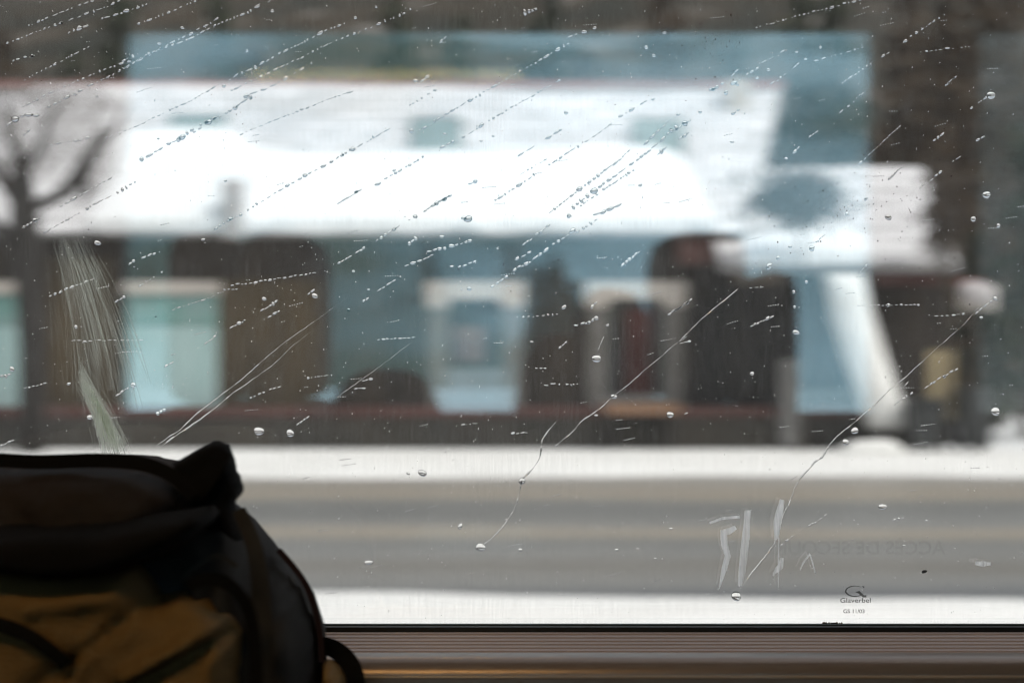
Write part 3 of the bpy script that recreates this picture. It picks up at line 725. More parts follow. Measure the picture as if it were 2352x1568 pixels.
# finger smears
def stroke(mb, pts, ws, y=.9294):
    pts = [Vector(p) for p in pts]; vs = []
    fine = []
    for i in range(len(pts) - 1):
        for j in range(6): 
            t = j / 6; fine.append((pts[i].lerp(pts[i+1], t), ws[i] * (1 - t) + ws[i+1] * t))
    fine.append((pts[-1], ws[-1]))
    for i, (p, w_) in enumerate(fine):
        d = (fine[min(i+1, len(fine)-1)][0] - fine[max(i-1, 0)][0]).normalized(); n = Vector((-d.y, d.x))
        w_ *= 1 + .15 * nz(p.x, p.y, .2)
        for s_ in (-1, 1):
            q3 = P(*(p + n * w_ * s_), y); vs.append((q3.x, y, q3.z))
    mb.add(vs, [(2*i, 2*i+1, 2*i+3, 2*i+2) for i in range(len(fine) - 1)])
SM = [('bent pale finger smear shaped like a hook at the left of the smears', [((1690, 1212), (1676, 1219), (1662, 1222), (1664, 1250), (1672, 1275), (1664, 1305), (1652, 1350)), (6, 7, 9, 9, 8, 7, 1)]),
      ('tall straight pale finger smear ending above the big drop', [((1718, 1173), (1716, 1200), (1714, 1230), (1710, 1265), (1705, 1310), (1699, 1345)), (8, 8, 10, 10, 9, 5)]),
      ('faint pale finger smear below the long water run', [((1797, 1148), (1791, 1175), (1786, 1200), (1783, 1238)), (6, 10, 11, 5)]),
      ('white inverted V scratched with a fingertip', [((1838, 1308), (1846, 1290), (1860, 1273), (1866, 1290), (1873, 1316)), (1, 2.2, 2, 2, 1)]),
      ('small white dab of finger grease beside the thin white line', [((1797, 1282), (1792, 1300), (1784, 1308), (1776, 1320)), (5, 8, 6, 2)]),
      ('thin white upright line below the faint smear', [((1789, 1235), (1788, 1290), (1788.5, 1350)), (1, 1.6, .8)]),
      ('blurry white dab near the right edge above the verge', [((2240, 1292), (2258, 1295), (2276, 1294)), (3, 7, 3)]),
      ('pale violet sideways rub above the hooked smear', [((1630, 1200), (1660, 1190), (1700, 1186)), (2, 4, 3)])]
for lab, (pts, ws) in SM:
    mb = MB(); rr_ = random.Random(len(lab))
    for k_ in range(7):
        f_ = rr_.uniform(-.75, .75) if k_ else 0; q_ = []; n_ = len(pts)
        for i_, p_ in enumerate(pts):
            a_, b_ = pts[max(i_-1, 0)], pts[min(i_+1, n_-1)]; d_ = Vector((b_[0]-a_[0], b_[1]-a_[1])).normalized()
            q_.append((p_[0] - d_.y * ws[i_] * f_, p_[1] + d_.x * ws[i_] * f_ + rr_.uniform(-2, 2)))
        wk = [w_ * (.85 if k_ == 0 else rr_.uniform(.10, .3)) for w_ in ws]
        stroke(mb, q_, wk, y=.9294 - .00004 * k_)
    tag(mb.build('finger_smear', M['finger']), lab, 'smear', 'finger smears on the window')
# hair scratches at the left: two fans
def fan(lab, n, top, bot, spread_t, spread_b, wid, seed):
    rnd = random.Random(seed); mb = MB()
    for i in range(n):
        u = rnd.gauss(0, 1); a = Vector((top[0] + u * spread_t[0] + rnd.gauss(0, 4), top[1] + rnd.gauss(0, 1) * spread_t[1]))
        b = Vector((bot[0] + u * spread_b[0] + rnd.gauss(0, 6), bot[1] + rnd.gauss(0, 1) * spread_b[1]))
        c = a.lerp(b, .5) + Vector((rnd.gauss(8, 4), 0)); w_ = rnd.uniform(*wid)
        stroke(mb, [a, a.lerp(c, .5) + Vector((3, 0)), c, c.lerp(b, .5) + Vector((2, 0)), b], [.2, w_, w_, w_, .2], y=.9294 - .0000015 * i)
    tag(mb.build('scratch_fan', M['scratch']), lab, 'scratches', 'hair scratches on the window')
fan('upper fan of fine grey scratches curving down the left of the window', 75, (160, 548), (262, 900), (17, 16), (34, 70), (.4, 1.5), 1)
fan('lower pale green fan of dense scratches above the backpack', 120, (186, 868), (268, 1045), (6, 16), (15, 10), (.8, 2.2), 2)
fan('sparse crossing scratches just left of the scratch fans', 26, (145, 600), (185, 960), (40, 50), (50, 60), (.2, .55), 3)

M['grease'] = film_mat('grease', (.85, .88, .80), .40, scale=(18, 1, 2), transl=1.0, floor=.25)
mb = MB(); stroke(mb, [(180, 850), (205, 910), (235, 975), (262, 1045)], [3, 13, 19, 26], y=.9291)
tag(mb.build('grease_film', M['grease']), 'pale greenish greasy film wiped under the lower scratch fan above the backpack', 'smear')
mb = MB(); stroke(mb, [(140, 545), (170, 640), (205, 760), (235, 900)], [6, 30, 34, 30], y=.9290)
M['grease_faint'] = film_mat('grease_faint', (.85, .88, .80), .16, scale=(18, 1, 1.5), transl=1.0, floor=.1)
tag(mb.build('grease_film', M['grease_faint']), 'very faint greasy film under the upper scratch fan', 'smear')
mb = MB(); rnd = random.Random(31)
for i in range(1500):
    px, py = rnd.uniform(-40, 2390), rnd.uniform(-40, 1425); a, b = rnd.uniform(.4, 1.3), rnd.uniform(.4, 2.2); y = .9288
    mb.add([P(px - a, py, y), P(px, py + b, y), P(px + a, py, y), P(px, py - b, y)], [(0, 1, 2, 3)])
tag(mb.build('dust_specks', M['finger']), 'countless pale dust specks over the inside of the pane', 'dust', kind='stuff')

# ================================================================== water on the outer face of the glass
YW = YG + .0064
def dome(mb, px, py, a, b, ang, h=.42, nx=10, ny=4, lump=.12, seed=0):
    """flat-backed drop: semi axes a (along ang) and b in sketch pixels"""
    u = Vector((math.cos(ang), math.sin(ang))); v = Vector((-u.y, u.x)); vs = []
    hh = h * min(a, b) / F * YW
    for j in range(ny + 1):
        t = j / ny * math.pi / 2
        for i in range(nx):
            g = 2 * math.pi * i / nx; l = 1 + lump * math.sin(2 * g + seed) + lump * .6 * math.sin(3 * g + seed * 1.7)
            if j == ny: continue
            q2 = u * (a * math.cos(g) * l * math.cos(t)) + v * (b * math.sin(g) * l * math.cos(t))
            p3 = P(px + q2.x, py + q2.y, YW); vs.append((p3.x, YW + hh * math.sin(t), p3.z))
    p3 = P(px, py, YW); vs.append((p3.x, YW + hh, p3.z)); top = len(vs) - 1
    fs = [tuple(range(nx))]
    for j in range(ny - 1):
        for i in range(nx): fs.append((j*nx+i, (j+1)*nx+i, (j+1)*nx+(i+1) % nx, j*nx+(i+1) % nx))
    for i in range(nx): fs.append(((ny-1)*nx+i, top, (ny-1)*nx+(i+1) % nx))
    mb.add(vs, fs)
def water_obj(name, mb):
    me = mb.mesh(name); bm = bmesh.new(); bm.from_mesh(me); bmesh.ops.recalc_face_normals(bm, faces=bm.faces); bm.to_mesh(me); bm.free()
    return link(name, me, M['water'], None, True)
C = {1: (0, 0), 2: (775.2, 0), 3: (1548, 0), 4: (0, 488), 5: (775.2, 488), 6: (1548, 488), 0: None}
def cc(c, p):
    if c == 0: return Vector(p)
    o = C[c]; return Vector((o[0] + p[0] * .3418, o[1] + p[1] * .3418))
LM = [('the dark trees at top left', 90, 60), ('the top left dark slope', 260, 40), ('the slope above the left skylight', 430, 120), ('the slope above the roof', 700, 70),
      ('the dark slope above the middle skylight', 1000, 100), ('the slope right of the middle skylight', 1250, 90), ('the slope above the right skylight', 1500, 120), ('the top right larches', 2090, 60), ('the chalet gable', 1850, 130),
      ('the pale snow at the far left', 100, 250), ('the roof left of the left skylight', 250, 270), ('the left skylight', 460, 300), ('the roof between left and middle skylights', 720, 290), ('the middle skylight', 1000, 305),
      ('the roof between middle and right skylights', 1250, 320), ('the right skylight', 1510, 305), ('the gable right of the skylights', 1750, 270), ('the trees above the porch roof', 2080, 250), ('the right edge trees', 2280, 250),
      ('the forked tree', 80, 440), ('the deep snow above the chimney flue', 450, 430), ('the deep snow below the middle skylight', 900, 440), ('the deep snow below the right skylight', 1400, 440), ('the snow between roof and porch', 1700, 430), ('the porch roof', 2000, 480),
      ('the trees beyond the porch', 2280, 480), ('the dark wall at far left', 120, 650), ('the teal door', 395, 720), ('the brown boarding', 620, 720), ('the wall left of the middle windows', 840, 640),
      ('the brown curtained window', 1090, 760), ('the wall between the windows', 1270, 640), ('the red curtained window', 1460, 780), ('the black boarding', 1690, 760), ('the snow heap', 1960, 760), ('the dark porch wall', 2090, 760),
      ('the right edge signboard', 2260, 720), ('the wheelie bins', 2230, 960), ('the plinth at far left', 100, 980), ('the plinth below the teal door', 420, 980), ('the plinth below the boarding', 650, 980), ('the red rail at mid frame', 1100, 950), ('the bench', 1480, 960),
      ('the plinth below the porch', 1900, 990), ('the snow bank left of centre', 950, 1080), ('the snow bank in the centre', 1200, 1080), ('the snow bank at right', 1850, 1080), ('the road left of centre', 850, 1260), ('the road in the centre', 1120, 1230),
      ('the road right of centre', 1500, 1230), ('the finger smears', 1760, 1240), ('the mirrored lettering', 2000, 1230), ('the near snow verge', 1690, 1380)]
items = []
def register(o, c, what, cat, grp):
    lm = min(LM, key=lambda l: (l[1] - c.x) ** 2 + (l[2] - c.y) ** 2)[0]; items.append((o, c, what, cat, grp, lm))
rnd = random.Random(21)
T = [ # (crop, points, half thickness, fill, break size, kind)
 (1, [(190,172),(330,115),(470,60),(620,5)], 1.6, .55), (1, [(40,295),(120,262),(330,185),(420,155),(620,80),(720,45),(800,5)], 2, .6), (1, [(455,225),(510,195),(575,180)], 2.4, .7),
 (1, [(680,128),(810,92),(900,60),(990,25)], 2.4, .75), (1, [(80,410),(140,392),(215,378)], 1.8, .6), (1, [(165,538),(380,425),(510,360),(650,290)], 1.6, .5),
 (1, [(920,165),(1070,110),(1230,45),(1330,0)], 1.7, .65), (1, [(150,718),(320,635),(480,562),(610,505),(800,435),(930,400),(1080,330)], 1.9, .5),
 (1, [(320,720),(440,662),(560,600),(660,548),(780,490),(900,420),(1000,375),(1090,320),(1220,285),(1380,205),(1480,155),(1650,90),(1830,0)], 2.2, .62),
 (1, [(820,415),(950,350)], 2, .6), (1, [(1080,330),(1200,265),(1330,200),(1460,130)], 1.7, .6), (1, [(330,975),(540,940)], 1.5, .6), (1, [(700,925),(780,905),(900,855),(1150,735),(1280,680),(1450,580)], 1.6, .62),
 (1, [(1540,540),(1600,500),(1700,460),(1900,350),(2030,290),(2180,210),(2310,160)], 2.3, .62), (1, [(1550,610),(1780,500),(1900,445),(2030,385),(2200,300),(2350,235),(2480,190),(2690,100),(2760,60)], 1.8, .55),
 (1, [(1640,650),(1780,600),(1940,520),(2120,410)], 2.2, .5), (1, [(1300,890),(1400,820),(1580,725),(1700,640)], 2.8, .4), (1, [(400,1390),(560,1300),(760,1185)], 2, .5), (1, [(940,1080),(1020,1035),(1120,975),(1200,935),(1320,850),(1450,790)], 2.8, .6),
 (1, [(290,1565),(480,1460),(620,1380),(760,1310),(920,1220)], 1.9, .65), (1, [(1610,905),(1850,805),(1980,755),(2200,670),(2350,620)], 1.7, .5), (1, [(1440,1540),(1560,1470),(1700,1390),(1890,1270),(1950,1240),(2100,1150),(2240,1080),(2350,1010)], 2.2, .6),
 (1, [(150,1530),(270,1465)], 1.4, 1), (1, [(40,845),(100,805),(160,775),(238,775)], 3.6, .85), (1, [(160,915),(200,870)], 1.8, .9),
 (2, [(0,1060),(200,950),(340,865)], 2, .45), (2, [(250,1240),(390,1165),(590,1045)], 2.2, .65), (2, [(690,990),(775,950)], 2.2, .9), (2, [(0,1370),(150,1280)], 1.8, 1), (2, [(545,880),(730,770),(870,685),(1070,570),(1180,505),(1370,400),(1480,335),(1550,295)], 2.1, .62),
 (2, [(840,925),(970,840),(1080,775),(1300,650),(1490,540)], 1.8, .6), (2, [(1550,250),(1740,185)], 2, .8), (2, [(480,710),(680,595)], 1.2, .5), (2, [(1060,1345),(1220,1245),(1340,1165)], 2, .6), (2, [(1230,1170),(1420,1060)], 1.5, .6), (2, [(1400,935),(1500,870)], 2.4, .6),
 (2, [(1210,1050),(1320,985)], 3, .6), (2, [(1420,1110),(1510,1050),(1680,945),(1780,875),(1840,830)], 2.2, .6), (2, [(1890,790),(2070,680)], 2.4, .6), (2, [(1420,1430),(1560,1325),(1700,1215),(1800,1140),(1900,1070),(1970,1000)], 2.3, .75),
 (2, [(1580,1395),(1780,1240),(1940,1130),(2100,1010),(2250,870),(2340,820)], 2.9, .65), (2, [(1630,1385),(1780,1280),(1900,1200),(1990,1140)], 2, .6), (2, [(580,1425),(640,1380),(700,1345),(755,1315)], 2.6, 1), (2, [(1720,1450),(1890,1380)], 3.8, .8), (2, [(1600,1565),(1750,1470)], 2.3, .6),
 (2, [(2060,970),(2190,850)], 3, .8), (2, [(2150,1040),(2210,990)], 2.4, 1), (2, [(510,540),(560,545),(605,520)], 3, .9), (2, [(880,1240),(925,1220)], 2.4, 1), (2, [(685,290),(725,250)], 2.8, 1), (2, [(1250,90),(1330,65)], 4.2, 1), (2, [(830,1460),(880,1470)], 3.6, .9), (2, [(480,1480),(535,1450)], 2, .6),
 (3, [(545,190),(860,100),(980,70),(1100,40),(1250,0)], 1.7, .65), (3, [(240,605),(290,590)], 2.8, .8), (3, [(385,570),(450,530),(520,480),(560,460)], 2.5, .7), (3, [(570,430),(660,390),(730,345)], 1.8, .6), (3, [(650,570),(760,490)], 1.8, .6), (3, [(800,460),(832,432)], 2, 1), (3, [(385,505),(420,480)], 2.6, 1),
 (3, [(1130,560),(1230,490),(1330,425)], 1.9, .7), (3, [(1390,385),(1450,350)], 2, .8), (3, [(1540,285),(1660,200),(1840,85)], 1.7, .5), (3, [(1240,1110),(1330,1020),(1430,930),(1520,850)], 1.8, .7), (3, [(940,415),(1270,320)], 1.4, .5), (3, [(1650,350),(2000,310)], 1.3, .6),
 (3, [(1440,1205),(1530,1125)], 2.4, 1), (3, [(1720,1215),(1790,1160)], 2, .9), (3, [(1650,1265),(1690,1230)], 1.3, 1), (3, [(1820,575),(1890,520)], 2.6, 1), (3, [(1990,735),(2100,655)], 2.2, .7), (3, [(1740,950),(1800,905)], 2.8, .9), (3, [(2030,950),(2085,910)], 2, .8), (3, [(1870,1085),(1935,1040)], 2, .7),
 (3, [(905,925),(965,880)], 2.2, 1), (3, [(800,1030),(845,985)], 2.6, .9), (3, [(1110,760),(1200,690),(1300,600)], 1.8, .4), (3, [(30,940),(95,895)], 2.4, 1), (3, [(0,880),(95,815)], 2.8, .9), (3, [(385,770),(450,735)], 2, .9),
 (4, [(330,568),(440,515),(620,450)], 2.1, .85), (4, [(770,605),(835,565)], 2, 1), (4, [(860,350),(905,325)], 2.2, 1), (4, [(950,312),(1035,275)], 2.4, .8), (4, [(930,500),(1040,430),(1105,390)], 1.8, .6), (4, [(1155,655),(1440,560)], 1.3, .6), (4, [(1550,492),(1850,445),(2110,405)], 1.6, .85), (4, [(1500,520),(1590,515)], 1.2, .8),
 (4, [(1545,780),(1640,725)], 2.6, 1), (4, [(1750,665),(1855,600)], 2.3, 1), (4, [(1800,705),(1870,665)], 1.8, .9), (4, [(2065,550),(2110,520)], 1.8, 1), (4, [(1375,885),(1440,835)], 2.1, .9), (4, [(780,1230),(855,1180)], 2, 1), (4, [(1050,1355),(1115,1320)], 2.8, 1), (4, [(1805,1195),(1880,1165)], 1.7, .9), (4, [(160,1180),(300,1150)], 1.4, .9),
 (4, [(1105,1040),(1160,1005)], 1.8, .9), (4, [(0,1102),(60,1090)], 2.2, 1), (4, [(0,1565),(90,1530)], 2, 1), (4, [(2060,1115),(2230,1090)], 1.3, .7), (4, [(1680,1245),(1770,1210)], 1.4, .7), (4, [(1990,1430),(2065,1375)], 2.1, 1), (4, [(480,858),(960,860)], 1.1, .8),
 (5, [(0,345),(80,295)], 2, 1), (5, [(115,275),(180,240)], 2.3, 1), (5, [(260,190),(330,145),(400,100)], 2, .85), (5, [(165,600),(205,570)], 2.3, 1), (5, [(265,528),(310,505)], 2, .9), (5, [(330,490),(425,430)], 2, .7), (5, [(450,362),(550,325)], 2.2, .8), (5, [(572,318),(630,290)], 2, 1), (5, [(600,262),(730,237)], 2.4, .9), (5, [(750,230),(890,190)], 2.2, .8),
 (5, [(475,215),(530,172)], 2.4, 1), (5, [(810,368),(920,328)], 2, .8), (5, [(1180,392),(1225,362),(1290,335)], 3, 1), (5, [(1310,315),(1420,240)], 3.4, .8), (5, [(1440,215),(1500,185),(1600,115)], 2.6, .75), (5, [(1240,222),(1303,175)], 2.4, 1), (5, [(1330,152),(1412,95)], 2.2, 1), (5, [(1195,312),(1300,262)], 2.2, .8), (5, [(1030,500),(1135,430)], 2.4, .8),
 (5, [(1905,358),(2020,270)], 2.2, 1), (5, [(1700,640),(1745,600)], 2.6, 1), (5, [(1630,752),(1675,742)], 1.6, 1), (5, [(1678,745),(1740,710)], 3.4, 1), (5, [(1485,915),(1540,870)], 2.8, 1), (5, [(2220,688),(2352,608)], 2.1, 1), (5, [(1385,1157),(1610,1153)], 1.5, .7), (5, [(110,1183),(175,1180)], 1.7, 1), (5, [(165,1130),(225,1120)], 1.9, 1), (5, [(265,855),(510,840)], 1.4, .85),
 (5, [(1165,1485),(1265,1478)], 1.6, .9), (5, [(825,1428),(930,1418)], 1.5, .7), (5, [(1240,707),(1480,680)], 1.3, .6), (5, [(1325,1045),(1395,1045)], 1.5, .8),
 (6, [(0,665),(110,590)], 2, 1), (6, [(510,765),(655,700)], 2.1, 1), (6, [(40,877),(105,865)], 1.7, 1), (6, [(960,197),(1012,150)], 1.6, 1), (6, [(1245,412),(1297,350)], 2, .9), (6, [(1230,625),(1650,618)], 1.1, .8), (6, [(1750,697),(1950,683)], 1.1, .8), (6, [(2025,680),(2160,575)], 2.8, .85), (6, [(1680,1178),(1750,1140)], 2.3, .9), (6, [(1770,1125),(1830,1095)], 2.3, .9), (6, [(1850,1078),(1900,1055)], 1.8, .8), (6, [(1480,1290),(1600,1215)], 1.8, .6), (6, [(1550,1165),(1585,1135)], 2.4, .8), (6, [(505,505),(595,500)], 1.3, .8),
 (0, [(1792,1252),(1824,1228)], 1.9, .75), (0, [(1854,1209),(1872,1199)], 1.8, 1), (0, [(1880,1193),(1900,1179)], 1.8, .8), (0, [(1815,1103),(1829,1093)], 1.6, 1), (0, [(2050,1194),(2076,1187)], 1.8, .8), (0, [(1572,952),(1580,948)], 1.4, 1)]
for c, pts, th, fill in T:
    pp = [cc(c, p) for p in pts]; mb = MB(); th *= 1.15 if c in (1, 2) else 1.05
    L_ = sum((pp[i+1] - pp[i]).length for i in range(len(pp) - 1))
    pos = 0; cur = 0; ended = False
    def at(s_):
        for i in range(len(pp) - 1):
            l = (pp[i+1] - pp[i]).length
            if s_ <= l or i == len(pp) - 2:
                d = (pp[i+1] - pp[i]).normalized(); return pp[i] + d * min(s_, l), math.atan2(d.y, d.x)
            s_ -= l
    s_ = 0; n = 0
    while s_ < L_:
        dl = (rnd.choice([3, 4, 6, 8, 12]) if fill < .8 else rnd.uniform(6, 11)) * (.6 + th / 4)
        if fill >= 1: dl = min(L_, rnd.uniform(7, 12))
        p, a = at(min(L_, s_ + dl / 2))
        dome(mb, p.x + rnd.gauss(0, .5), p.y + rnd.gauss(0, .7), max(dl * .58, th * 1.1), th * (rnd.uniform(.5, 1.3) if rnd.random() < .8 else rnd.uniform(1.4, 2.2)), a + rnd.gauss(0, .05), h=.42, nx=8, ny=3, lump=.14, seed=rnd.uniform(0, 6))
        s_ += dl + (0 if fill >= 1 else rnd.uniform(.3, 2.0) * (1 - fill) * 10 + .8); n += 1
        if fill < .85 and rnd.random() < .08: s_ += rnd.uniform(4, 12)
    o = water_obj('water_trail', mb); mid = at(L_ / 2)[0]
    what = ('long' if L_ > 120 else 'short' if L_ < 35 else 'medium') + (' dashed' if n > 4 and fill < 1 else '') + ' water trail'
    register(o, mid, what, 'water trail', 'slanting water trails on the window')
# long thin runs of water
RUN = [(4, [(1050,1565),(1130,1510),(1210,1460),(1310,1360),(1460,1245),(1600,1140),(1760,1000),(1900,880),(2100,740),(2350,560)], 2.6, .12),
       (4, [(1090,1565),(1180,1500),(1240,1460),(1330,1400),(1450,1310),(1560,1215),(1700,1120),(1850,1010),(1960,900),(2100,790)], 3.2, .12),
       (5, [(0,1240),(150,1130),(250,1060),(380,960),(500,870)], .8, .4),
       (5, [(2352,830),(2250,900),(2150,990),(2050,1070),(1950,1160),(1870,1220),(1760,1320),(1640,1400),(1600,1450),(1560,1490),(1500,1540),(1460,1570)], .9, 1.9),
       (6, [(20,880),(100,800),(180,720),(250,660),(350,580),(430,515)], 1.2, 1.5),
       (6, [(2060,620),(1960,740),(1780,900),(1680,990),(1550,1110),(1450,1190),(1350,1290),(1200,1420),(1100,1500),(1040,1565)], .6, 2.0),
       (0, [(1278,968),(1262,985),(1245,1010),(1240,1050),(1225,1075),(1200,1100)], 2.2, 2.2),
       (0, [(1198,1103),(1192,1140),(1180,1170),(1165,1195),(1145,1220),(1130,1235),(1108,1252)], 1.6, 1.4),
       (0, [(1904,1023),(1890,1048),(1872,1060),(1860,1075),(1840,1095),(1826,1118),(1815,1150),(1800,1180),(1790,1215),(1780,1245),(1755,1280),(1730,1310),(1712,1335),(1694,1362)], 2.6, 1.4),
       (5, [(1790,830),(1770,880),(1750,930)], 1.4, 1.4)]
RL = ['upper of two parallel water runs climbing right from behind the backpack top', 'lower of two parallel water runs climbing right from behind the backpack top', 'hairline water run above the snow bank left of the brown curtained window', 'long thin water run crossing the red curtained window down to the red rail',
      'straight dark water run crossing the black boarding', 'long thin water run descending past the snow heap to the plinth', 'crinkled water run over the plinth ending at a small drop', 'fine wavering water run ending in the big drop on the road', 'thick meandering water run through the finger smears to the lowest drop', 'faint water run above the bright drop beside the red curtain']
for (c, pts, wa, wb), lab in zip(RUN, RL):
    pp = [cc(c, p) for p in pts]; fine = []
    for i in range(len(pp) - 1):
        l = (pp[i+1] - pp[i]).length; k_ = max(2, int(l / 4))
        for j in range(k_): fine.append(pp[i].lerp(pp[i+1], j / k_))
    fine.append(pp[-1]); vs = []; n = len(fine); mb = MB()
    for i, p in enumerate(fine):
        d = (fine[min(i+1, n-1)] - fine[max(i-1, 0)]).normalized(); nn = Vector((-d.y, d.x)); t = i / (n - 1)
        w_ = (wa * (1 - t) + wb * t) * .85 * (1 + .8 * nz(p.x, p.y, .12, 3)) * (.4 if nz(p.x, p.y, .05, 4) > .16 else 1); p = p + nn * 1.1 * nz(p.x, p.y, .08, 9)
        if i in (0, n - 1): w_ *= .2
        for s_, hh in ((-1, 0), (-.5, .8), (.35, 1), (1, 0)):
            q2 = p + nn * w_ * s_; p3 = P(q2.x, q2.y, YW); vs.append((p3.x, YW + hh * w_ * .75 / F * YW, p3.z))
    fs = []
    for i in range(n - 1):
        for a in range(4): fs.append((4*i+a, 4*i+(a+1) % 4, 4*i+4+(a+1) % 4, 4*i+4+a))
    fs += [(0, 1, 2, 3), (4*n-1, 4*n-2, 4*n-3, 4*n-4)]
    mb.add(vs, fs); o = water_obj('water_run', mb); tag(o, lab, 'water run', 'long water runs on the window')
# single drops: (crop, x, y, a, b, angle)
D = [(1,1225,188,5,3.6,20),(1,1830,75,3.8,5,80),(1,1660,345,3.6,3.6,0),(1,650,648,3,3,0),(1,588,925,3.4,5.2,80),(1,1505,578,3.6,4.6,60),(1,1200,938,5.5,6,30),(1,1063,932,2.4,3.4,90),(1,1580,725,5.5,5.5,10),(1,235,1480,6,4.6,0),(1,160,1525,3.6,3,0),(1,215,378,4.4,4,40),(1,415,155,3,3,0),(1,1070,295,5.4,2.6,0),(1,1000,360,4.4,3,40),(1,1515,1215,4,2.6,-30),
     (2,260,48,3.6,3.2,0),(2,120,120,4.6,3.8,20),(2,2075,320,4.6,4.6,0),(2,2125,375,4.6,4.2,30),(2,2197,222,3,5,90),(2,497,880,5,5.4,50),(2,720,900,2.6,4.6,90),(2,1535,758,4.6,4.6,0),(2,2120,668,3,4,60),(2,2290,770,4.8,3.2,-20),(2,965,948,2.4,3.6,90),(2,1555,1450,5.4,5.4,40),(2,380,1145,3,4.4,70),(2,125,1290,5,3.4,-30),(2,2035,1245,3.6,4.6,70),(2,1045,915,3.2,2.6,0),(2,720,1340,6,4.2,-30),
     (3,265,600,5.5,4.2,-40),(3,350,625,6,4.6,-60),(3,325,562,4,3,-20),(3,425,568,5,4,30),(3,635,470,5,3.4,10),(3,560,525,3,4,80),(3,175,752,4,4,0),(3,825,350,2.4,4,90),(3,885,398,2.4,4,90),(3,985,320,3,3.6,60),(3,1250,645,2.6,3.4,90),(3,2130,643,10,10,0),(3,2100,1310,9.5,9,0),(3,2012,1472,7,6,-40),(3,2180,1517,5,5,0),(3,1440,1460,7,7.6,-60),(3,1290,1335,5,4,-50),(3,1165,1440,4,5.6,-60),(3,390,955,2.6,5,90),(3,755,1065,2.4,4.4,90),
     (4,655,205,8,5.6,10),(4,80,1052,5.6,6.2,-30),(4,605,1375,5.6,8,90),(4,895,1160,7,6,-60),(4,1740,1468,13,9,0),(4,1950,1482,9,9.5,0),(4,1365,182,2.8,5,90),(4,1548,42,4.6,4.4,-20),(4,1775,580,5.4,4.6,0),(4,2115,560,7.4,6,15),(4,510,768,4,4.4,-40),(4,2342,655,4,3.6,0),(4,462,1150,3,5.4,80),
     (5,700,162,3,5.6,90),(5,73,657,3.6,3,0),(5,107,395,3,4,90),(5,208,518,2,3.6,90),(5,885,512,4.6,5.6,90),(5,1522,636,6,4.6,-30),(5,1815,757,3,4,60),(5,1602,758,2.4,5,90),(5,1740,982,9,11,-70),(5,1305,868,2,4.6,90),(5,1858,1236,5.4,7.4,90),(5,1738,1362,2.6,4.4,90),(5,2235,1358,8,7.6,20),(5,1075,243,2,3,90),(5,767,362,2.2,4.6,90),
     (6,640,362,9,6.4,-45),(6,700,305,6,4.4,-55),(6,926,242,7,6.2,-70),(6,890,467,4,3.6,-30),(6,810,635,3.2,3.6,0),(6,805,533,3.8,4,-40),(6,820,805,5.6,8,-70),(6,525,1082,5,5,-60),(6,2160,1336,10.5,10.5,-20),(6,1215,1465,9,8,-50),(6,1155,1542,7,8.6,-70),(6,1440,622,4.6,3.8,-30),(6,2065,705,3,5,90),(6,780,230,3,5,90),
     (0,970,1086,7.4,10.5,-75),(0,937,1087,3,4.5,-60),(0,1057,1208,5,8,30),(0,1104,1256,9,12.5,-80),(0,1195,1262,5,4,0),(0,847,1291,10,6,-10),(0,1199,1104,8,8,-30),(0,2027,1163,11,6.4,0),(0,1691,1368,11.5,11,-20),(0,1163,1192,2,4,90),(0,1416,1262,3,5,90),(0,1464,1260,2,4,90),(0,1541,1213,2.4,4,90),(0,1505,1282,2,4,90),(0,1784,1225,6,3.4,0),(0,2076,1252,2.2,4,90),(0,2128,1195,2,3.4,90)]
for c, x, y, a, b, an in D:
    p = cc(c, (x, y)); mb = MB(); dome(mb, p.x, p.y, a, b, R(an), h=.36, nx=20, ny=8, lump=.07, seed=rnd.uniform(0, 6))
    o = water_obj('raindrop', mb); register(o, p, ('large' if a + b > 15 else 'small' if a + b < 8 else 'middling') + ' raindrop', 'raindrop', 'raindrops on the window')
# labels: by the landmark each lies in front of, then its order from the top there
ORD = ['', 'second', 'third', 'fourth', 'fifth', 'sixth', 'seventh', 'eighth', 'ninth', 'tenth', 'eleventh', 'twelfth', 'thirteenth', 'fourteenth']
bk = {}
for it in items: bk.setdefault((it[5], it[3], it[2]), []).append(it)
for (lm, cat, what), lst in bk.items():
    lst.sort(key=lambda t: t[1].y)
    for i, (o, c, _, _, grp, _) in enumerate(lst):
        if len(lst) == 1: lab = f'{what} in front of {lm}'
        elif i == 0: lab = f'uppermost {what} in front of {lm}'
        else: lab = f'{ORD[min(i, 13)]} {what} from top over {lm}'
        tag(o, lab, cat, grp)
# countless specks and tiny dashes
mb = MB(); rnd = random.Random(77)
for i in range(620):
    px, py = rnd.uniform(-60, 2400), rnd.uniform(-40, 1425)
    if 900 < px < 2352 and 1040 < py: py = rnd.uniform(1050, 1340)
    t = rnd.random()
    if t < .45: dome(mb, px, py, rnd.uniform(1.6, 3.4), rnd.uniform(.7, 1.3), R(90), h=.5, nx=6, ny=2)
    elif t < .8: 
        k_ = rnd.randint(1, 6); a_ = rnd.uniform(-.3, 0)
        for j in range(k_): dome(mb, px + j * 5.6, py + j * 5.6 * math.tan(a_), rnd.uniform(1.6, 2.6), rnd.uniform(1, 1.6), a_, h=.5, nx=6, ny=2)
    else: dome(mb, px, py, 1.5, 1.5, 0, h=.5, nx=6, ny=2)
tag(water_obj('fine_droplets', mb), 'countless fine droplets and short dashes scattered over the whole pane', 'fine droplets', kind='stuff')
mb = MB()
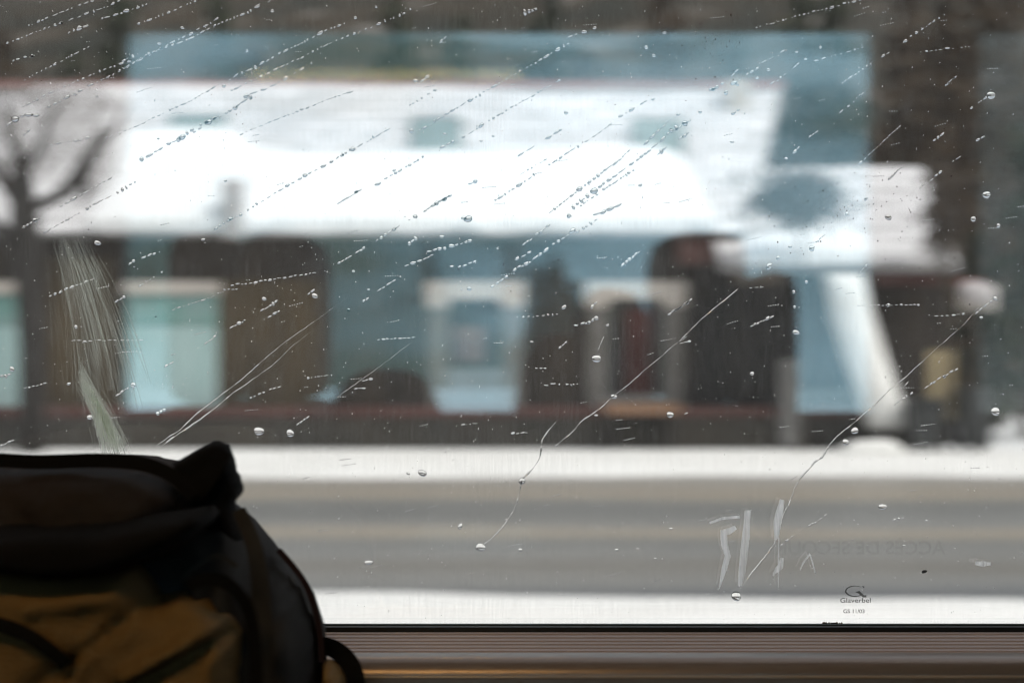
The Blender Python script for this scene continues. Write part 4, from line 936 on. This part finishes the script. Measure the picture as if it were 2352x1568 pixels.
for i in range(150):
    if i < 90: px, py = rnd.gauss(1980, 130), rnd.gauss(480, 70)
    elif i < 120: px, py = rnd.gauss(1640, 40), rnd.gauss(110, 40)
    else: px, py = rnd.uniform(0, 2352), rnd.uniform(150, 700)
    a, b = rnd.uniform(.6, 1.7), rnd.uniform(.8, 2.6); y = YG - .0004 - i * 1e-6
    vs = [P(px + a * math.cos(t), py + b * math.sin(t), y) for t in [k_ * math.pi / 4 for k_ in range(8)]]
    mb.add([(v.x, y, v.z) for v in vs], [tuple(range(8))])
tag(mb.build('wine_specks', M['wine_speck']), 'scattered tiny dark wine coloured specks on the glass, thickest before the porch roof', 'specks', kind='stuff')
mb = MB(); dome(mb, 2123, 1312, 6.5, 3.6, R(-25), h=.5, nx=12); o = mb.build('dirt_flake', M['dirt_flake'], None, True); tag(o, 'single black elongated flake stuck to the glass over the road at right', 'dirt flake')
mb = MB(); dome(mb, 358 * 1.0, 727, 1.6, 3, R(90), nx=8); dome(mb, 253, 972, 2, 4.5, R(60), nx=8); o = mb.build('dirt_flake', M['dirt_flake'], None, True); tag(o, 'pair of tiny dark flecks before the teal door and scratch fan', 'dirt flake')

# ================================================================== BACKPACK
bag = empty('backpack', (P(330, 784, .76).x, .76, EYE - .75)); tag(bag, 'dark backpack with an ochre front and a black webbing loop, upright against the window', 'backpack')
YBG = .805
def foldA(x, y):
    r = 0
    for (ax, ay, bx, by, w_, h_) in [(560, 1180, 600, 1560, 16, .010), (610, 1230, 660, 1560, 14, -.008), (660, 1300, 700, 1560, 12, .009), (590, 1400, 560, 1600, 20, -.007), (520, 1250, 540, 1600, 18, .008)]:
        t = max(0, min(1, ((x-ax)*(bx-ax)+(y-ay)*(by-ay)) / ((bx-ax)**2+(by-ay)**2))); d = math.hypot(x-ax-(bx-ax)*t, y-ay-(by-ay)*t)
        r += 1.8 * h_ * math.exp(-(d / w_) ** 2)
    return r + .004 * nz(x, y, .03, 5)
body_out = [(-420, 1180), (60, 1130), (300, 1150), (470, 1120), (548, 1160), (585, 1190), (625, 1238), (668, 1292), (700, 1325), (722, 1360), (738, 1410), (748, 1440), (750, 1500), (758, 1568), (770, 1800), (775, 2400), (760, 3200), (735, 3700), (650, 3840), (-300, 3840), (-420, 3600)]
inflate('body', body_out, YBG, .07, .016, M['bag_grey'], bag, step=22, soft=120, fold=foldA, sub=14)
# maroon edge panel down the right
def ribbon(nm, pts, wd, Y, m, parent=None, th=.0035, tilt=None, n=8):
    """webbing strap: centre line in sketch pixels (px,py,Y offset), half width in pixels"""
    fine = []
    for i in range(len(pts) - 1):
        for j in range(n):
            t = j / n
            p0 = pts[max(i-1, 0)]; p1 = pts[i]; p2 = pts[i+1]; p3 = pts[min(i+2, len(pts)-1)]
            fine.append(tuple(.5*((2*b)+(-a+c)*t+(2*a-5*b+4*c-d)*t*t+(-a+3*b-3*c+d)*t**3) for a, b, c, d in zip(p0, p1, p2, p3)))
    fine.append(pts[-1]); vs = []; k_ = len(fine)
    for i, p in enumerate(fine):
        a, b = fine[max(i-1, 0)], fine[min(i+1, k_-1)]; d = Vector((b[0]-a[0], b[1]-a[1]))
        d = d.normalized() if d.length > 1e-6 else Vector((1, 0)); nn = Vector((-d.y, d.x)); w_ = wd if isinstance(wd, (int, float)) else wd[0] + (wd[1]-wd[0]) * i / (k_-1)
        for s_, o_ in ((-1, 0), (1, 0), (1, th), (-1, th)):
            yy = Y + p[2] + o_; q3 = P(p[0] + nn.x * w_ * s_, p[1] + nn.y * w_ * s_, yy); vs.append((q3.x, yy, q3.z))
    fs = []
    for i in range(k_ - 1):
        for a in range(4): fs.append((4*i+a, 4*i+(a+1) % 4, 4*i+4+(a+1) % 4, 4*i+4+a))
    fs += [(3, 2, 1, 0), (4*k_-4, 4*k_-3, 4*k_-2, 4*k_-1)]
    me = MB().add(vs, fs).mesh(nm); bm = bmesh.new(); bm.from_mesh(me); bmesh.ops.recalc_face_normals(bm, faces=bm.faces); bm.to_mesh(me); bm.free()
    return link(nm, me, m, parent, False)
ribbon('side_piping', [(640, 1262, -.01), (690, 1322, -.012), (716, 1375, -.012), (733, 1440, -.012), (740, 1520, -.012)], 7, .795, M['bag_maroon'], bag, th=.006)
# ochre front pocket with folds
def foldB(x, y):
    r = 0
    for (ax, ay, bx, by, w_, h_) in [(350, 1370, 190, 1500, 13, -.007), (190, 1500, 60, 1600, 18, -.006), (500, 1420, 330, 1520, 16, .010), (560, 1425, 300, 1568, 12, -.012), (420, 1365, 520, 1400, 20, .008), (120, 1370, 300, 1340, 22, .006), (0, 1480, 60, 1568, 16, .008), (520, 1460, 500, 1580, 14, .006), (250, 1440, 200, 1568, 20, .005)]:
        t = max(0, min(1, ((x-ax)*(bx-ax)+(y-ay)*(by-ay)) / ((bx-ax)**2+(by-ay)**2))); d = math.hypot(x-ax-(bx-ax)*t, y-ay-(by-ay)*t)
        r += h_ * math.exp(-(d / w_) ** 2)
    return 1.25 * r + .004 * nz(x, y, .012, 8) + .0015 * nz(x, y, .05, 2)
inflate('front_pocket', [(-300, 1262), (-100, 1258), (60, 1282), (200, 1300), (325, 1296), (372, 1366), (420, 1356), (480, 1368), (530, 1405), (556, 1450), (552, 1568), (556, 1800), (540, 2400), (480, 2700), (-250, 2700), (-320, 2200)], .732, .032, .03, M['bag_tan'], bag, step=15, soft=70, fold=foldB, sub=10)
inflate('side_pocket', [(742, 1515), (760, 1515), (780, 1530), (795, 1555), (798, 1590), (795, 1900), (800, 2200), (740, 2200)], .79, .03, .02, M['bag_tan'], bag, step=14, soft=40, sub=10)
# lid
def foldL(x, y):
    return .0035 * math.sin((y - .12 * x) * .055) + .009 * nz(x * .5, y, .022, 4) + .003 * nz(x, y, .06, 6)
inflate('lid', [(-420, 1150), (-300, 1070), (-120, 1045), (0, 1044), (90, 1049), (170, 1046), (250, 1041), (330, 1044), (385, 1053), (430, 1072), (462, 1100), (480, 1140), (470, 1190), (430, 1225), (360, 1262), (260, 1300), (150, 1312), (0, 1290), (-200, 1290), (-400, 1260)], .800, .09, .06, M['bag_lid'], bag, step=14, soft=95, fold=foldL, sub=9)
inflate('lid_rim', [(-400, 1228), (-200, 1215), (0, 1204), (150, 1200), (280, 1196), (350, 1180), (440, 1168), (486, 1160), (492, 1195), (440, 1240), (350, 1285), (250, 1316), (140, 1322), (20, 1306), (-120, 1304), (-400, 1300)], .715, .035, .04, M['bag_black'], bag, step=14, soft=40, sub=9)
ribbon('lid_cover', [(-300, 1062, 0), (-100, 1052, -.004), (80, 1060, -.006), (230, 1057, -.008), (330, 1066, -.01), (400, 1095, -.012), (445, 1140, -.012)], 17, .742, M['bag_black'], bag, th=.006)
# the webbing loop standing up at the top right
inflate('grab_loop', [(395, 1065), (425, 1048), (468, 1022), (490, 1012), (500, 1011), (520, 1017), (527, 1030), (536, 1062), (545, 1090), (555, 1114), (554, 1136), (540, 1152), (541, 1172), (556, 1215), (560, 1260), (556, 1330), (540, 1348), (500, 1352), (440, 1320), (400, 1346), (372, 1372), (352, 1345), (330, 1290), (345, 1240), (380, 1180), (430, 1120)], .768, .014, .02, M['bag_black'], bag, step=11, soft=22, sub=7)
ribbon('strap', [(340, 1240, 0), (395, 1190, -.010), (450, 1128, -.014), (492, 1072, -.012), (512, 1034, -.006)], (26, 20), .757, M['bag_black'], bag, th=.004)
ribbon('strap', [(548, 1170, .01), (575, 1230, .0), (592, 1300, -.004), (602, 1400, -.006), (606, 1568, -.006), (606, 1900, 0)], (16, 26), .742, M['bag_grey'], bag, th=.004)
ribbon('strap', [(430, 1345, 0), (480, 1328, -.003), (530, 1345, -.003), (570, 1400, -.002), (585, 1480, 0), (588, 1568, 0), (588, 1800, 0)], 15, .692, M['bag_black'], bag, th=.004)
ribbon('strap', [(-60, 1425, 0), (10, 1437, 0), (70, 1462, -.002), (120, 1496, -.002), (152, 1528, 0)], 17, .690, M['bag_black'], bag, th=.0045)
ribbon('strap', [(420, 1330, 0), (450, 1300, 0), (500, 1275, 0), (545, 1300, 0)], 6, .715, M['bag_grey'], bag, th=.003)
# hip belt pad bulging at the lower right
hb = []
ribbon('hip_belt', [(738, 1480, .01), (768, 1490, .008), (795, 1512, .004), (812, 1545, 0), (816, 1600, 0), (812, 1800, 0), (790, 2000, 0)], (20, 24), .79, M['bag_black'], bag, th=.022)

# ================================================================== seats
def coach_seat(x, y, face, lab, group, w_=.46, h=.78, cush=.45, wing=True):
    """seat whose back is at x, sitting direction face (+1/-1 along x)"""
    o = empty('coach_chair', (x, y, ZF)); tag(o, lab, 'seat', group)
    f = face
    def bx(nm, xa, xb, ya, yb, za, zb, m, bev=.03): return MB().box(min(x+f*xa, x+f*xb), max(x+f*xa, x+f*xb), y+ya, y+yb, ZF+za, ZF+zb).build(nm, m, o, True, bev)
    bx('cushion', .04, .50, -w_/2, w_/2, cush-.12, cush, M['seat_cloth'], .035)
    bx('backrest', -.07, .06, -w_/2, w_/2, cush-.06, cush+h*.72, M['seat_cloth'], .04)
    bx('headrest', -.08, .10, -w_/2+.03, w_/2-.03, cush+h*.72+.01, cush+h, M['seat_cloth'], .06)
    bx('pedestal', .1, .4, -.14, .14, 0, cush-.13, M['seat_metal'], .01)
    return o
def mirX(px, V_): return (px - 1176) / F * V_
Vs = 3.25; ys = 2 * YG - Vs
def seat_px(px0, px1, pytop, face, lab):
    x0, x1 = mirX(px0, Vs), mirX(px1, Vs); zt = EYE + (784 - pytop) / F * Vs; hh = zt - ZF - .45
    xb = x0 if face > 0 else x1; th = x1 - x0
    o = empty('coach_chair', (xb, ys, ZF)); tag(o, lab, 'seat')
    def bx(nm, xa, xc, za, zb, m, bev, hw=.23): return MB().box(min(xb+face*xa, xb+face*xc), max(xb+face*xa, xb+face*xc), ys-hw, ys+hw, ZF+za, ZF+zb).build(nm, m, o, True, bev)
    bx('backrest', .003, th, .40, .45 + hh * .62, M['seat_cloth'], .03); bx('headrest', .003, th, .45 + hh * .62 + .002, .45 + hh, M['seat_cloth'], min(.055, th * .42), .2)
    bx('cushion', th + .002, th + .40, .33, .45, M['seat_cloth'], .035); bx('pedestal', th, th + .3, 0, .325, M['seat_metal'], .01, .14)
    return o
seat_px(420, 577, 545, -1, 'tall seat across the aisle facing left, back to back with its twin')
seat_px(580, 741, 545, 1, 'tall seat across the aisle facing right towards the table')
seat_px(1500, 1694, 545, -1, 'thick tall seat across the aisle facing left towards the table')
seat_px(1697, 1802, 632, 1, 'lower seat across the aisle facing right, back to back with the thick seat')
tbx = empty('coach_table', (mirX(1120, Vs), ys, ZF)); tag(tbx, 'narrow table across the aisle with dark travel bags on it', 'table')
MB().box(mirX(800, Vs), mirX(1470, Vs), ys - .22, ys + .22, ZF + .72, ZF + .75).build('tabletop', M['seat_metal'], tbx, bevel=.008)
MB().box(mirX(1090, Vs), mirX(1150, Vs), ys - .03, ys + .03, ZF, ZF + .719).build('leg', M['seat_metal'], tbx)
# a slumped dark travel bag on the seat next to them and a low one
def lump(name, c, rx, ry, rz_, lab):
    bm = bmesh.new(); bmesh.ops.create_icosphere(bm, subdivisions=4, radius=1)
    for v in bm.verts:
        v.co *= 1 + .05 * noise.noise(v.co * 1.7)
        v.co = Vector((math.copysign(abs(v.co.x) ** .7, v.co.x) * rx, math.copysign(abs(v.co.y) ** .8, v.co.y) * ry, math.copysign(abs(v.co.z) ** .8, v.co.z) * rz_))
    o = empty(name, (c[0], c[1], c[2] - rz_)); tag(o, lab, 'bag')
    bmesh.ops.translate(bm, vec=c, verts=bm.verts); me = bpy.data.meshes.new('body'); bm.to_mesh(me); bm.free(); link('body', me, M['bag_black'], o, True)
    MB().box(c[0]-rx*.55, c[0]+rx*.55, c[1]+ry*.93, c[1]+ry*1.04, c[2]-rz_*.5, c[2]+rz_*.1).build('pocket', M['seat_cloth'], o, bevel=.01)
zc = lambda py, V_: EYE + (784 - py) / F * V_
seat_top = ZF + .751
def lump_to(name, px, py_top, rx, lab, V_=3.25, ry=.16):
    top = zc(py_top, V_); rz_ = (top - seat_top) / 2 / 1.03; lump(name, (mirX(px, V_), 2 * YG - V_, seat_top + rz_), rx, ry, rz_, lab)
lump_to('travel_bag', 1405, 645, .105, 'tall dark travel bag standing on the far side table', 3.36, .10)
lump_to('travel_bag', 1285, 752, .10, 'middle dark travel bag in front of the tall one on the table', 3.13, .10)
lump_to('travel_bag', 885, 836, .135, 'low dark travel bag lying alone at the end of the table', 3.25)
coach_seat(-.98, .56, 1, 'dark window seat that carries the backpack', None, w_=.5, h=.75)
